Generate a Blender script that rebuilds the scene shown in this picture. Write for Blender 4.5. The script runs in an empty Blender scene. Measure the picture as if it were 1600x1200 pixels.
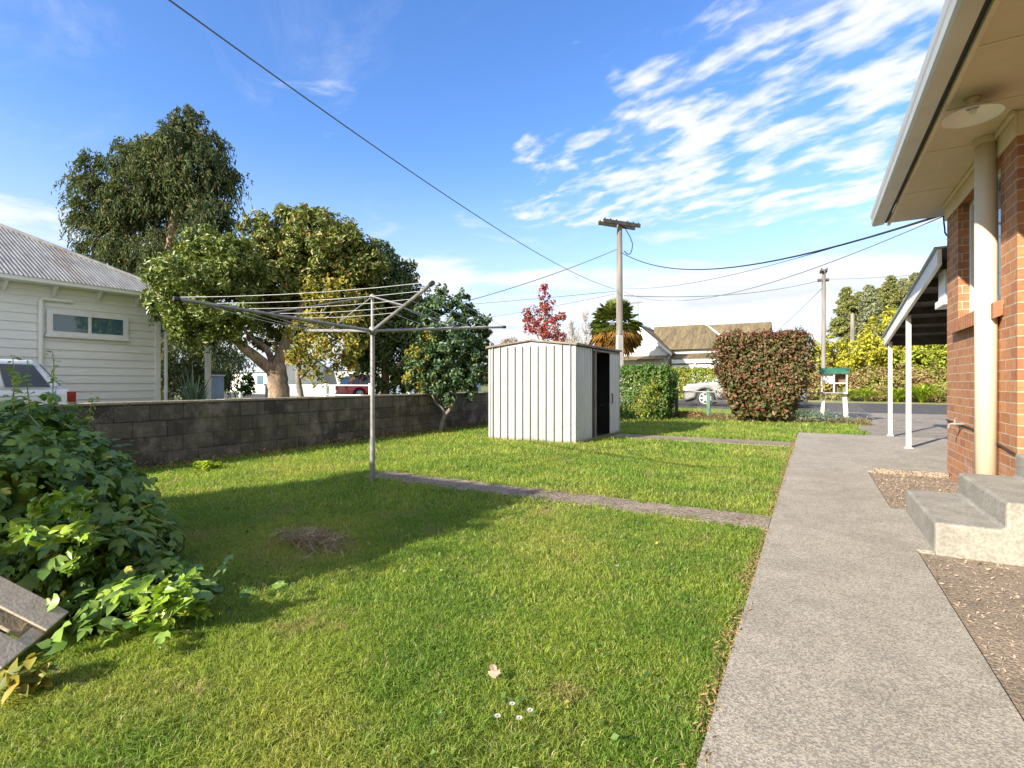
import bpy, bmesh, math, random
import numpy as np
from mathutils import Vector, Matrix

random.seed(7)
rng = np.random.default_rng(11)
SC = bpy.context.scene
COL = SC.collection
R = math.radians

# ------------------------------------------------------------------ camera frame
CAMH, YAW, F, CX, HZ = 1.15, R(30.4), 800.0, 800.0, 598.0
ct, st = math.cos(YAW), math.sin(YAW)

def cam2w(right, depth, z):
    return Vector((right * ct - depth * st, right * st + depth * ct, z))

def P(u, v, z=0.0):
    d = (CAMH - z) * F / (v - HZ)
    return cam2w((u - CX) / F * d, d, z)

def at(u, v, d):
    return cam2w((u - CX) / F * d, d, CAMH + (HZ - v) / F * d)

def xy(u, y):
    """x of the sight line through column u at world y"""
    return y * math.tan(math.atan((u - CX) / F) - YAW)

def depth_of(x, y):
    return y * ct - x * st

# ------------------------------------------------------------------ materials
def new_mat(name):
    m = bpy.data.materials.new(name)
    m.use_nodes = True
    nt = m.node_tree
    b = nt.nodes['Principled BSDF']
    return m, nt, b

def N(nt, typ, **kw):
    n = nt.nodes.new(typ)
    for k, v in kw.items():
        setattr(n, k, v)
    return n

def L(nt, a, b):
    nt.links.new(a, b)

def rgb(c):
    return (c[0], c[1], c[2], 1.0)

def mix(nt, fac, a, b, mode='MIX'):
    n = N(nt, 'ShaderNodeMix', data_type='RGBA', blend_type=mode)
    for s, v in ((n.inputs[0], fac), (n.inputs[6], a), (n.inputs[7], b)):
        if hasattr(v, 'links'):
            L(nt, v, s)
        elif isinstance(v, (tuple, list)):
            s.default_value = rgb(v)
        else:
            s.default_value = v
    return n.outputs[2]

def math_(nt, op, a, b=None, c=None, clamp=False):
    n = N(nt, 'ShaderNodeMath', operation=op, use_clamp=clamp)
    for i, v in enumerate((a, b, c)):
        if v is None:
            continue
        if hasattr(v, 'links'):
            L(nt, v, n.inputs[i])
        else:
            n.inputs[i].default_value = v
    return n.outputs[0]

def ramp(nt, x, lo, hi, smooth=True):
    n = N(nt, 'ShaderNodeMapRange', interpolation_type='SMOOTHSTEP' if smooth else 'LINEAR')
    L(nt, x, n.inputs[0])
    n.inputs[1].default_value = lo
    n.inputs[2].default_value = hi
    return n.outputs[0]

def pos(nt):
    return N(nt, 'ShaderNodeNewGeometry').outputs['Position']

def scaled(nt, vec, s):
    n = N(nt, 'ShaderNodeMapping')
    L(nt, vec, n.inputs[0])
    n.inputs['Scale'].default_value = s
    return n.outputs[0]

def noise(nt, vec, scale, detail=4, rough=0.55, dist=0.0):
    n = N(nt, 'ShaderNodeTexNoise')
    if vec is not None:
        L(nt, vec, n.inputs['Vector'])
    n.inputs['Scale'].default_value = scale
    n.inputs['Detail'].default_value = detail
    n.inputs['Roughness'].default_value = rough
    n.inputs['Distortion'].default_value = dist
    return n.outputs['Fac']

def bump(nt, bsdf, height, strength=0.3, dist=0.01):
    n = N(nt, 'ShaderNodeBump')
    n.inputs['Strength'].default_value = strength
    n.inputs['Distance'].default_value = dist
    L(nt, height, n.inputs['Height'])
    L(nt, n.outputs[0], bsdf.inputs['Normal'])

def mottled(name, c1, c2, scale=3.0, lo=0.35, hi=0.65, rough=0.7, metal=0.0, fine=None, fine_amt=0.25,
            bmp=0.0, bscale=60.0, bdist=0.004, stretch=(1, 1, 1), spec=0.5):
    m, nt, b = new_mat(name)
    p = scaled(nt, pos(nt), stretch)
    f = ramp(nt, noise(nt, p, scale, 6), lo, hi)
    col = mix(nt, f, c1, c2)
    if fine:
        g = ramp(nt, noise(nt, p, fine, 3), 0.3, 0.7)
        k = 1 - fine_amt
        col = mix(nt, g, mix(nt, 1.0, col, (k, k, k), 'MULTIPLY'), col)
    L(nt, col, b.inputs['Base Color'])
    b.inputs['Roughness'].default_value = rough
    b.inputs['Metallic'].default_value = metal
    b.inputs['Specular IOR Level'].default_value = spec
    if bmp:
        bump(nt, b, noise(nt, p, bscale, 5), bmp, bdist)
    return m

def leaf_mat(name, c1, c2, c3=None, p3=0.85, rough=0.5, trans=0.35, spec=0.4, patch=None, patch_scale=0.8):
    """leaves: colour by the leaf's own random number; some light passes through"""
    m, nt, b = new_mat(name)
    a = N(nt, 'ShaderNodeAttribute', attribute_name='rnd').outputs['Fac']
    col = mix(nt, ramp(nt, a, 0.0, 0.9, False), c1, c2)
    if c3:
        col = mix(nt, ramp(nt, a, p3, p3 + 0.03), col, c3)
    if patch:
        f = ramp(nt, noise(nt, pos(nt), patch_scale, 3), 0.45, 0.68)
        col = mix(nt, f, col, patch)
    L(nt, col, b.inputs['Base Color'])
    b.inputs['Roughness'].default_value = rough
    b.inputs['Specular IOR Level'].default_value = spec
    t = N(nt, 'ShaderNodeBsdfTranslucent')
    L(nt, mix(nt, 1.0, col, (1.0, 1.0, 0.55), 'MULTIPLY'), t.inputs['Color'])
    ms = N(nt, 'ShaderNodeMixShader')
    ms.inputs[0].default_value = trans
    L(nt, b.outputs[0], ms.inputs[1])
    L(nt, t.outputs[0], ms.inputs[2])
    L(nt, ms.outputs[0], nt.nodes['Material Output'].inputs['Surface'])
    return m

def glass_mat(name, tint=(0.03, 0.05, 0.06)):
    m, nt, b = new_mat(name)
    b.inputs['Base Color'].default_value = rgb(tint)
    b.inputs['Roughness'].default_value = 0.04
    b.inputs['Specular IOR Level'].default_value = 0.9
    return m

def paint_mat(name, c, rough=0.3, metal=0.0, coat=0.6):
    m, nt, b = new_mat(name)
    n = ramp(nt, noise(nt, pos(nt), 2.5, 5), 0.35, 0.7)
    L(nt, mix(nt, n, c, tuple(x * 0.82 for x in c)), b.inputs['Base Color'])
    b.inputs['Roughness'].default_value = rough
    b.inputs['Metallic'].default_value = metal
    b.inputs['Coat Weight'].default_value = coat
    b.inputs['Coat Roughness'].default_value = 0.08
    return m

def brick_mat(name):
    m, nt, b = new_mat(name)
    p = pos(nt)
    s = N(nt, 'ShaderNodeSeparateXYZ'); L(nt, p, s.inputs[0])
    c = N(nt, 'ShaderNodeCombineXYZ')
    L(nt, math_(nt, 'ADD', s.outputs[0], s.outputs[1]), c.inputs[0])
    L(nt, s.outputs[2], c.inputs[1])
    w = N(nt, 'ShaderNodeTexNoise'); w.inputs['Scale'].default_value = 9.0
    L(nt, c.outputs[0], w.inputs['Vector'])
    off = N(nt, 'ShaderNodeVectorMath', operation='MULTIPLY_ADD')
    L(nt, w.outputs['Color'], off.inputs[0])
    off.inputs[1].default_value = (0.010, 0.008, 0)
    L(nt, c.outputs[0], off.inputs[2])
    br = N(nt, 'ShaderNodeTexBrick')
    L(nt, off.outputs[0], br.inputs['Vector'])
    br.inputs['Scale'].default_value = 1.0
    br.inputs['Brick Width'].default_value = 0.24
    br.inputs['Row Height'].default_value = 0.09
    br.inputs['Mortar Size'].default_value = 0.0065
    br.inputs['Mortar Smooth'].default_value = 0.25
    br.inputs['Bias'].default_value = 0.0
    br.inputs['Color1'].default_value = rgb((0.52, 0.240, 0.098))
    br.inputs['Color2'].default_value = rgb((0.37, 0.155, 0.070))
    br.inputs['Mortar'].default_value = rgb((0.56, 0.43, 0.30))
    blot = ramp(nt, noise(nt, c.outputs[0], 22, 5, 0.7), 0.25, 0.75)
    col = mix(nt, blot, mix(nt, 1.0, br.outputs['Color'], (0.72, 0.66, 0.62), 'MULTIPLY'), br.outputs['Color'])
    # efflorescence low on the wall
    wht = math_(nt, 'MULTIPLY', ramp(nt, noise(nt, c.outputs[0], 2.2, 5), 0.5, 0.72), ramp(nt, s.outputs[2], 0.75, 0.3))
    col = mix(nt, math_(nt, 'MULTIPLY', wht, 0.65), col, (0.55, 0.50, 0.46))
    L(nt, col, b.inputs['Base Color'])
    b.inputs['Roughness'].default_value = 0.85
    h = math_(nt, 'SUBTRACT', math_(nt, 'MULTIPLY', noise(nt, c.outputs[0], 90, 4), 0.35), br.outputs['Fac'])
    bump(nt, b, h, 0.9, 0.006)
    return m

def block_mat(name):
    """mossy grey concrete blocks; world y, z"""
    m, nt, b = new_mat(name)
    p = pos(nt)
    s = N(nt, 'ShaderNodeSeparateXYZ'); L(nt, p, s.inputs[0])
    c = N(nt, 'ShaderNodeCombineXYZ')
    L(nt, math_(nt, 'ADD', s.outputs[1], s.outputs[0]), c.inputs[0])
    L(nt, s.outputs[2], c.inputs[1])
    w = N(nt, 'ShaderNodeTexNoise'); w.inputs['Scale'].default_value = 5.0
    L(nt, c.outputs[0], w.inputs['Vector'])
    off = N(nt, 'ShaderNodeVectorMath', operation='MULTIPLY_ADD')
    L(nt, w.outputs['Color'], off.inputs[0]); off.inputs[1].default_value = (0.03, 0.025, 0)
    L(nt, c.outputs[0], off.inputs[2])
    br = N(nt, 'ShaderNodeTexBrick')
    L(nt, off.outputs[0], br.inputs['Vector'])
    br.inputs['Scale'].default_value = 1.0
    br.inputs['Brick Width'].default_value = 0.42
    br.inputs['Row Height'].default_value = 0.215
    br.inputs['Mortar Size'].default_value = 0.008
    br.inputs['Mortar Smooth'].default_value = 0.4
    br.inputs['Color1'].default_value = rgb((0.125, 0.098, 0.076))
    br.inputs['Color2'].default_value = rgb((0.050, 0.040, 0.034))
    br.inputs['Mortar'].default_value = rgb((0.030, 0.025, 0.021))
    f = ramp(nt, noise(nt, p, 3.2, 7, 0.72), 0.44, 0.72)
    col = mix(nt, f, br.outputs['Color'], (0.24, 0.195, 0.15))
    g = ramp(nt, noise(nt, p, 1.1, 6, 0.6), 0.52, 0.72)
    col = mix(nt, math_(nt, 'MULTIPLY', g, 0.55), col, (0.085, 0.088, 0.035))
    stk = ramp(nt, noise(nt, scaled(nt, p, (7, 7, 0.7)), 1.0, 5, 0.7), 0.50, 0.70)
    col = mix(nt, math_(nt, 'MULTIPLY', stk, 0.6), col, (0.035, 0.030, 0.026))
    lich = ramp(nt, noise(nt, p, 7.5, 6, 0.75), 0.60, 0.70)
    col = mix(nt, math_(nt, 'MULTIPLY', lich, 0.55), col, (0.33, 0.29, 0.22))
    sp = ramp(nt, noise(nt, p, 38, 3), 0.66, 0.74)
    col = mix(nt, math_(nt, 'MULTIPLY', sp, 0.5), col, (0.30, 0.27, 0.23))
    L(nt, col, b.inputs['Base Color'])
    b.inputs['Roughness'].default_value = 0.95
    h = math_(nt, 'SUBTRACT', math_(nt, 'MULTIPLY', noise(nt, p, 30, 6), 0.8), math_(nt, 'MULTIPLY', br.outputs['Fac'], 0.9))
    bump(nt, b, h, 0.9, 0.015)
    return m

def concrete_mat(name, c1, c2, agg=120.0, amt=0.5):
    """exposed aggregate: fine pale and dark grains over a soft blotch"""
    m, nt, b = new_mat(name)
    p = pos(nt)
    col = mix(nt, ramp(nt, noise(nt, p, 1.3, 6, 0.6), 0.3, 0.7), c1, c2)
    v = N(nt, 'ShaderNodeTexVoronoi'); L(nt, p, v.inputs['Vector']); v.inputs['Scale'].default_value = agg
    sv = N(nt, 'ShaderNodeSeparateColor'); L(nt, v.outputs['Color'], sv.inputs[0])
    g = sv.outputs[0]
    dark = mix(nt, 1.0, col, (1 - amt, 1 - amt, 1 - amt * 0.95), 'MULTIPLY')
    pale = mix(nt, 1.0, col, (1 + amt * 0.9, 1 + amt * 0.85, 1 + amt * 0.75), 'MULTIPLY')
    col = mix(nt, ramp(nt, g, 0.15, 0.85), dark, pale)
    n2 = noise(nt, p, 60, 3, 0.8)
    col = mix(nt, ramp(nt, n2, 0.3, 0.65), mix(nt, 1.0, col, (0.82, 0.82, 0.81), 'MULTIPLY'), col)
    n3 = noise(nt, p, 5.5, 5, 0.65)
    col = mix(nt, ramp(nt, n3, 0.35, 0.65), mix(nt, 1.0, col, (0.86, 0.86, 0.85), 'MULTIPLY'), col)
    st2 = ramp(nt, noise(nt, p, 0.7, 5, 0.7, 0.6), 0.55, 0.7)
    col = mix(nt, math_(nt, 'MULTIPLY', st2, 0.5), col, mix(nt, 1.0, col, (0.66, 0.66, 0.62), 'MULTIPLY'))
    L(nt, col, b.inputs['Base Color'])
    b.inputs['Roughness'].default_value = 0.93
    b.inputs['Specular IOR Level'].default_value = 0.15
    bump(nt, b, math_(nt, 'ADD', v.outputs['Distance'], noise(nt, p, 45, 4)), 0.32, 0.005)
    return m

M = {}
M['brick'] = brick_mat('brickwork')
M['block'] = block_mat('mossy_block')
M['path'] = concrete_mat('path_concrete', (0.435, 0.388, 0.315), (0.368, 0.328, 0.266), 170.0, 0.30)
M['apron'] = concrete_mat('apron_concrete', (0.445, 0.397, 0.322), (0.377, 0.336, 0.273), 120.0, 0.28)
M['strip'] = concrete_mat('strip_concrete', (0.38, 0.31, 0.235), (0.24, 0.19, 0.14), 90.0, 0.45)
M['asphalt'] = concrete_mat('asphalt', (0.125, 0.118, 0.112), (0.095, 0.090, 0.088), 60.0, 0.4)
M['drive'] = concrete_mat('old_seal', (0.34, 0.295, 0.24), (0.27, 0.235, 0.195), 60.0, 0.4)
M['step'] = mottled('step_concrete', (0.40, 0.37, 0.305), (0.31, 0.285, 0.235), 5.0, 0.3, 0.7, 0.9, fine=55, fine_amt=0.3, bmp=0.35, bscale=70, spec=0.12)
M['cream'] = mottled('cream_paint', (0.74, 0.63, 0.44), (0.64, 0.53, 0.36), 4.0, 0.4, 0.8, 0.45, stretch=(1, 1, 0.25))
M['soffit'] = mottled('soffit_paint', (0.72, 0.58, 0.40), (0.66, 0.53, 0.36), 1.4, 0.3, 0.8, 0.6, fine=7, fine_amt=0.06)
M['trimtan'] = mottled('tan_trim', (0.74, 0.60, 0.41), (0.66, 0.53, 0.35), 2.0, 0.3, 0.8, 0.5)
M['gutter'] = mottled('gutter_paint', (0.62, 0.60, 0.55), (0.55, 0.52, 0.46), 2.5, 0.35, 0.75, 0.4)
M['darkgap'] = mottled('dark_gap', (0.02, 0.02, 0.02), (0.03, 0.03, 0.03), 3)
M['white'] = mottled('white_paint', (0.80, 0.79, 0.76), (0.70, 0.68, 0.64), 3.0, 0.4, 0.8, 0.5)
M['wpost'] = mottled('post_paint', (0.80, 0.74, 0.64), (0.66, 0.58, 0.48), 5.0, 0.5, 0.8, 0.5)
M['wboard'] = mottled('weatherboard_paint', (0.86, 0.855, 0.79), (0.80, 0.79, 0.73), 0.9, 0.3, 0.75, 0.6, fine=9, fine_amt=0.08, stretch=(1, 0.4, 3))
M['wtrim'] = mottled('weatherboard_trim', (0.86, 0.85, 0.78), (0.80, 0.79, 0.72), 1.5, 0.3, 0.75, 0.6)
M['glass'] = glass_mat('window_glass', (0.06, 0.13, 0.16))
M['darkglass'] = glass_mat('car_glass', (0.012, 0.015, 0.018))
M['rustroof'] = mottled('rusting_iron', (0.31, 0.30, 0.28), (0.23, 0.185, 0.15), 0.9, 0.48, 0.76, 0.6, fine=5, fine_amt=0.35, stretch=(0.5, 1.6, 0.5))
M['mossroof'] = mottled('mossy_iron', (0.235, 0.175, 0.085), (0.145, 0.112, 0.064), 0.8, 0.3, 0.7, 0.8, fine=3, fine_amt=0.45, stretch=(3.2, 0.5, 0.5))
M['greyroof'] = mottled('grey_iron', (0.36, 0.38, 0.41), (0.28, 0.30, 0.33), 0.7, 0.3, 0.7, 0.5)
def shed_mat(name, c1, c2):
    m = mottled(name, c1, c2, 1.6, 0.35, 0.8, 0.42, fine=14, fine_amt=0.08, stretch=(1, 1, 0.3))
    nt = m.node_tree; b = nt.nodes['Principled BSDF']
    src = b.inputs['Base Color'].links[0].from_socket
    p = pos(nt); z = N(nt, 'ShaderNodeSeparateXYZ'); L(nt, p, z.inputs[0])
    # mud splash along the foot and rust freckles with ragged edges
    n1 = noise(nt, p, 9, 5, 0.7)
    mud = ramp(nt, math_(nt, 'ADD', math_(nt, 'MULTIPLY', z.outputs[2], -7.0), n1), -0.25, 0.35)
    col = mix(nt, math_(nt, 'MULTIPLY', mud, 0.55), src, (0.20, 0.155, 0.10))
    ru = math_(nt, 'MULTIPLY', ramp(nt, noise(nt, p, 13, 4, 0.7), 0.68, 0.76), 0.5)
    col = mix(nt, ru, col, (0.34, 0.22, 0.13))
    L(nt, col, b.inputs['Base Color'])
    bump(nt, b, noise(nt, p, 2.4, 3), 0.5, 0.03)
    return m
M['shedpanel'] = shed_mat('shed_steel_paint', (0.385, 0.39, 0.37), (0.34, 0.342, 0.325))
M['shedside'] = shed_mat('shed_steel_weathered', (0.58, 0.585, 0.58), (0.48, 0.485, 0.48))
M['shedroof'] = mottled('shed_roof_iron', (0.24, 0.19, 0.15), (0.13, 0.095, 0.07), 4.0, 0.35, 0.7, 0.6)
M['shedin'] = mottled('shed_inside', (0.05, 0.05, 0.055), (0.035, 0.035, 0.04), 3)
M['oldwood'] = mottled('old_timber', (0.27, 0.21, 0.16), (0.13, 0.10, 0.08), 4, 0.3, 0.7, 0.85, fine=30, fine_amt=0.4, stretch=(1, 1, 0.1))
M['palletwood'] = mottled('pallet_timber', (0.82, 0.69, 0.54), (0.62, 0.50, 0.39), 3.0, 0.3, 0.7, 0.85, fine=40, fine_amt=0.3, bmp=0.3, bscale=40, stretch=(0.5, 2.5, 2.5), spec=0.2)
M['darkwood'] = mottled('dark_rafter', (0.10, 0.085, 0.075), (0.06, 0.05, 0.045), 4, fine=20, fine_amt=0.4)
M['polewood'] = mottled('pole_timber', (0.27, 0.24, 0.21), (0.16, 0.14, 0.12), 3.5, 0.3, 0.7, 0.9, stretch=(1, 1, 0.15))
M['polecon'] = mottled('pole_concrete', (0.42, 0.40, 0.37), (0.33, 0.31, 0.29), 2, 0.3, 0.7, 0.9)
M['galv'] = mottled('galvanised_steel', (0.36, 0.34, 0.315), (0.24, 0.225, 0.21), 9, 0.35, 0.7, 0.5, metal=0.45)
M['rail'] = mottled('line_wire', (0.62, 0.62, 0.60), (0.5, 0.5, 0.48), 9, rough=0.5)
M['cable'] = mottled('black_cable', (0.018, 0.018, 0.02), (0.03, 0.03, 0.03), 2, rough=0.6)
M['greycable'] = mottled('grey_cable', (0.10, 0.105, 0.12), (0.13, 0.135, 0.15), 2, rough=0.6)
M['bark'] = mottled('bark', (0.50, 0.36, 0.24), (0.24, 0.165, 0.115), 5, 0.35, 0.65, 0.95, fine=24, fine_amt=0.45, bmp=0.7, bscale=22, bdist=0.02, stretch=(1, 1, 0.4))
M['greybark'] = mottled('grey_bark', (0.34, 0.29, 0.23), (0.20, 0.17, 0.14), 6, 0.35, 0.65, 0.95, fine=30, fine_amt=0.4, bmp=0.5, bscale=30)
M['tyre'] = mottled('tyre_rubber', (0.02, 0.02, 0.02), (0.03, 0.03, 0.03), 8, rough=0.85)
M['alloy'] = mottled('alloy', (0.60, 0.60, 0.60), (0.5, 0.5, 0.5), 8, rough=0.35, metal=0.6)
M['brass'] = mottled('dull_brass', (0.30, 0.27, 0.22), (0.22, 0.20, 0.17), 20, rough=0.6)
M['plastic'] = mottled('black_plastic', (0.03, 0.03, 0.032), (0.045, 0.045, 0.045), 6, rough=0.6)
M['silver'] = paint_mat('silver_paint', (0.34, 0.33, 0.315), 0.34, 0.45)
M['carwhite'] = paint_mat('white_car_paint', (0.82, 0.82, 0.82))
M['carred'] = paint_mat('red_car_paint', (0.45, 0.012, 0.02))
M['carblue'] = paint_mat('pale_blue_car_paint', (0.30, 0.40, 0.50))
M['lampred'] = mottled('tail_lens', (0.30, 0.014, 0.014), (0.22, 0.012, 0.012), 12, rough=0.15)
M['lampclear'] = mottled('head_lens', (0.75, 0.75, 0.73), (0.6, 0.6, 0.6), 12, rough=0.12)
M['shade'] = mottled('lamp_shade_enamel', (0.90, 0.87, 0.80), (0.84, 0.80, 0.72), 5, rough=0.35)
M['bulb'] = mottled('bulb_glass', (0.8, 0.78, 0.7), (0.75, 0.72, 0.65), 5, rough=0.2)
M['greenpaint'] = mottled('green_paint', (0.025, 0.115, 0.07), (0.04, 0.15, 0.095), 6, rough=0.6)
M['greenpost'] = mottled('green_post_paint', (0.05, 0.15, 0.10), (0.08, 0.20, 0.13), 9, rough=0.7)
M['bluegrey'] = mottled('blue_grey_paint', (0.34, 0.42, 0.50), (0.42, 0.50, 0.58), 3, rough=0.6)
M['brown'] = mottled('brown_board', (0.16, 0.09, 0.055), (0.10, 0.06, 0.04), 6)
M['soil'] = mottled('bark_mulch_soil', (0.43, 0.335, 0.235), (0.33, 0.255, 0.175), 5, 0.3, 0.7, 0.95, fine=70, fine_amt=0.5, bmp=0.9, bscale=60, bdist=0.02)
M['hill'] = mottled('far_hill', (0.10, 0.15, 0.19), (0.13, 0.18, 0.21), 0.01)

M['dryverge'] = mottled('dry_verge_grass', (0.42, 0.36, 0.14), (0.27, 0.29, 0.08), 1.5, 0.35, 0.65, 0.95, fine=14, fine_amt=0.4, bmp=0.8, bscale=20, bdist=0.03)
M['wood_chip'] = leaf_mat('wood_chip', (0.44, 0.335, 0.235), (0.31, 0.23, 0.155), (0.60, 0.52, 0.41), 0.965, 0.9, 0.0)

def ground_mat():
    m, nt, b = new_mat('ground_turf')
    p = pos(nt)
    f = ramp(nt, noise(nt, p, 0.8, 6, 0.65), 0.35, 0.68)
    col = mix(nt, f, (0.140, 0.185, 0.028), (0.230, 0.240, 0.050))
    g = ramp(nt, noise(nt, p, 14, 5, 0.7), 0.35, 0.65)
    col = mix(nt, g, mix(nt, 1.0, col, (0.55, 0.6, 0.5), 'MULTIPLY'), col)
    d = ramp(nt, noise(nt, p, 1.9, 5, 0.6), 0.60, 0.74)
    col = mix(nt, math_(nt, 'MULTIPLY', d, 0.6), col, (0.24, 0.175, 0.075))
    L(nt, col, b.inputs['Base Color'])
    b.inputs['Roughness'].default_value = 0.95
    bump(nt, b, noise(nt, p, 45, 6), 0.8, 0.03)
    return m
M['ground'] = ground_mat()

def grass_mat():
    m, nt, b = new_mat('grass_blades')
    a = N(nt, 'ShaderNodeAttribute', attribute_name='rnd').outputs['Fac']
    p = pos(nt)
    col = mix(nt, ramp(nt, a, 0.0, 0.95, False), (0.215, 0.350, 0.038), (0.550, 0.615, 0.110))
    gd = ramp(nt, noise(nt, p, 1.3, 5, 0.65), 0.40, 0.62)
    col = mix(nt, gd, mix(nt, 1.0, col, (0.62, 0.78, 0.75), 'MULTIPLY'), col)
    y = ramp(nt, noise(nt, p, 0.75, 4, 0.6), 0.46, 0.66)
    col = mix(nt, math_(nt, 'MULTIPLY', y, 0.6), col, (0.560, 0.540, 0.130))
    d = ramp(nt, noise(nt, p, 2.1, 4, 0.65), 0.565, 0.70)
    col = mix(nt, math_(nt, 'MULTIPLY', d, 0.65), col, (0.52, 0.41, 0.20))
    col = mix(nt, ramp(nt, a, 0.93, 0.95), col, (0.62, 0.54, 0.28))
    L(nt, col, b.inputs['Base Color'])
    b.inputs['Roughness'].default_value = 0.55
    b.inputs['Specular IOR Level'].default_value = 0.25
    t = N(nt, 'ShaderNodeBsdfTranslucent')
    L(nt, mix(nt, 1.0, col, (1.1, 1.1, 0.6), 'MULTIPLY'), t.inputs['Color'])
    ms = N(nt, 'ShaderNodeMixShader'); ms.inputs[0].default_value = 0.50
    L(nt, b.outputs[0], ms.inputs[1]); L(nt, t.outputs[0], ms.inputs[2])
    L(nt, ms.outputs[0], nt.nodes['Material Output'].inputs['Surface'])
    return m
M['grass'] = grass_mat()

# foliage
M['l_conifer'] = leaf_mat('weeping_conifer_leaf', (0.052, 0.090, 0.045), (0.185, 0.215, 0.085), (0.28, 0.20, 0.10), 0.92, 0.7, 0.22, 0.2)
M['l_magnolia'] = leaf_mat('olive_leaf', (0.080, 0.135, 0.026), (0.250, 0.300, 0.065), (0.46, 0.38, 0.09), 0.94, 0.38, 0.2, 0.45)
M['l_autumn'] = leaf_mat('turning_leaf', (0.085, 0.130, 0.028), (0.270, 0.290, 0.062), (0.42, 0.24, 0.07), 0.91, 0.4, 0.25, 0.4)
M['l_yellow'] = leaf_mat('yellowing_leaf', (0.13, 0.17, 0.035), (0.44, 0.37, 0.065), (0.52, 0.34, 0.06), 0.86, 0.5, 0.35, 0.3)
M['l_dark'] = leaf_mat('dark_leaf', (0.047, 0.095, 0.035), (0.140, 0.194, 0.057), (0.324, 0.259, 0.108), 0.93, 0.45, 0.15, 0.4)
M['l_bluegreen'] = leaf_mat('blue_green_leaf', (0.034, 0.078, 0.036), (0.115, 0.185, 0.070), (0.24, 0.24, 0.06), 0.94, 0.4, 0.2, 0.4)
M['l_vine'] = leaf_mat('vine_leaf', (0.080, 0.165, 0.030), (0.260, 0.390, 0.075), (0.50, 0.46, 0.07), 0.96, 0.38, 0.28, 0.4)
M['l_shoot'] = leaf_mat('young_vine_leaf', (0.196, 0.368, 0.034), (0.414, 0.529, 0.069), None, 0.9, 0.35, 0.35, 0.5)
M['l_red'] = leaf_mat('red_leaf', (0.24, 0.018, 0.025), (0.46, 0.075, 0.050), (0.44, 0.20, 0.08), 0.86, 0.5, 0.35, 0.3)
M['l_photinia'] = leaf_mat('photinia_leaf', (0.060, 0.085, 0.026), (0.225, 0.160, 0.062), (0.26, 0.090, 0.060), 0.80, 0.45, 0.2, 0.3)
M['l_photred'] = leaf_mat('photinia_red_tip', (0.17, 0.050, 0.040), (0.28, 0.085, 0.065), None, 0.9, 0.45, 0.25, 0.3)
M['l_hedge'] = leaf_mat('hedge_leaf', (0.049, 0.112, 0.022), (0.140, 0.238, 0.039), (0.420, 0.308, 0.070), 0.95, 0.45, 0.2, 0.4)
M['l_limehedge'] = leaf_mat('sunny_hedge_leaf', (0.144, 0.204, 0.024), (0.360, 0.396, 0.060), (0.408, 0.264, 0.072), 0.9, 0.5, 0.25, 0.3)
M['l_lime'] = leaf_mat('yellow_green_leaf', (0.230, 0.241, 0.023), (0.529, 0.483, 0.046), None, 0.9, 0.5, 0.25, 0.3)
M['l_limegreen'] = leaf_mat('mid_green_leaf', (0.172, 0.230, 0.028), (0.414, 0.437, 0.052), None, 0.9, 0.5, 0.25, 0.3)
M['l_pine'] = leaf_mat('pine_needle', (0.13, 0.16, 0.055), (0.36, 0.35, 0.11), None, 0.9, 0.7, 0.2, 0.2)
M['l_greypine'] = leaf_mat('grey_pine_needle', (0.18, 0.21, 0.12), (0.38, 0.39, 0.22), None, 0.9, 0.7, 0.2, 0.2)
M['l_flax'] = leaf_mat('flax_leaf', (0.077, 0.133, 0.098), (0.210, 0.280, 0.210), None, 0.9, 0.45, 0.2, 0.4)
M['l_lily'] = leaf_mat('lime_lily_leaf', (0.220, 0.330, 0.022), (0.462, 0.550, 0.055), None, 0.9, 0.5, 0.35, 0.3)
M['l_brown'] = leaf_mat('brown_hedge_leaf', (0.204, 0.102, 0.048), (0.396, 0.228, 0.108), (0.192, 0.240, 0.048), 0.85, 0.6, 0.2, 0.3)
M['l_scrub'] = leaf_mat('scrub_hedge_leaf', (0.20, 0.115, 0.055), (0.40, 0.27, 0.13), (0.30, 0.32, 0.06), 0.75, 0.6, 0.2, 0.3, patch=(0.26, 0.29, 0.055), patch_scale=0.55)
M['l_palm'] = leaf_mat('palm_leaf', (0.08, 0.13, 0.025), (0.24, 0.27, 0.05), None, 0.9, 0.4, 0.2, 0.4)
M['l_palmdry'] = leaf_mat('dry_palm_leaf', (0.46, 0.27, 0.05), (0.36, 0.20, 0.06), None, 0.9, 0.6, 0.2, 0.3)
M['l_dry'] = leaf_mat('dry_stalk', (0.40, 0.28, 0.17), (0.66, 0.52, 0.34), None, 0.9, 0.8, 0.15, 0.2)
M['l_deadedge'] = leaf_mat('dead_edge_grass', (0.24, 0.15, 0.07), (0.42, 0.29, 0.15), None, 0.9, 0.8, 0.15, 0.2)
M['l_deadweed'] = leaf_mat('dead_weed', (0.20, 0.125, 0.065), (0.46, 0.34, 0.19), (0.20, 0.24, 0.05), 0.75, 0.8, 0.15, 0.2)
M['l_weed'] = leaf_mat('weed_leaf', (0.10, 0.14, 0.03), (0.30, 0.24, 0.09), (0.40, 0.16, 0.10), 0.85, 0.7, 0.2, 0.3)
M['l_far'] = leaf_mat('far_leaf', (0.07, 0.09, 0.05), (0.14, 0.14, 0.07), (0.20, 0.14, 0.08), 0.9, 0.8, 0.1, 0.2)
M['petal'] = leaf_mat('daisy_petal', (0.80, 0.80, 0.78), (0.75, 0.72, 0.68), None, 0.9, 0.6, 0.2, 0.3)
M['deadleaf'] = leaf_mat('dead_leaf', (0.44, 0.31, 0.21), (0.52, 0.40, 0.29), None, 0.9, 0.8, 0.15, 0.2)
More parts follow.
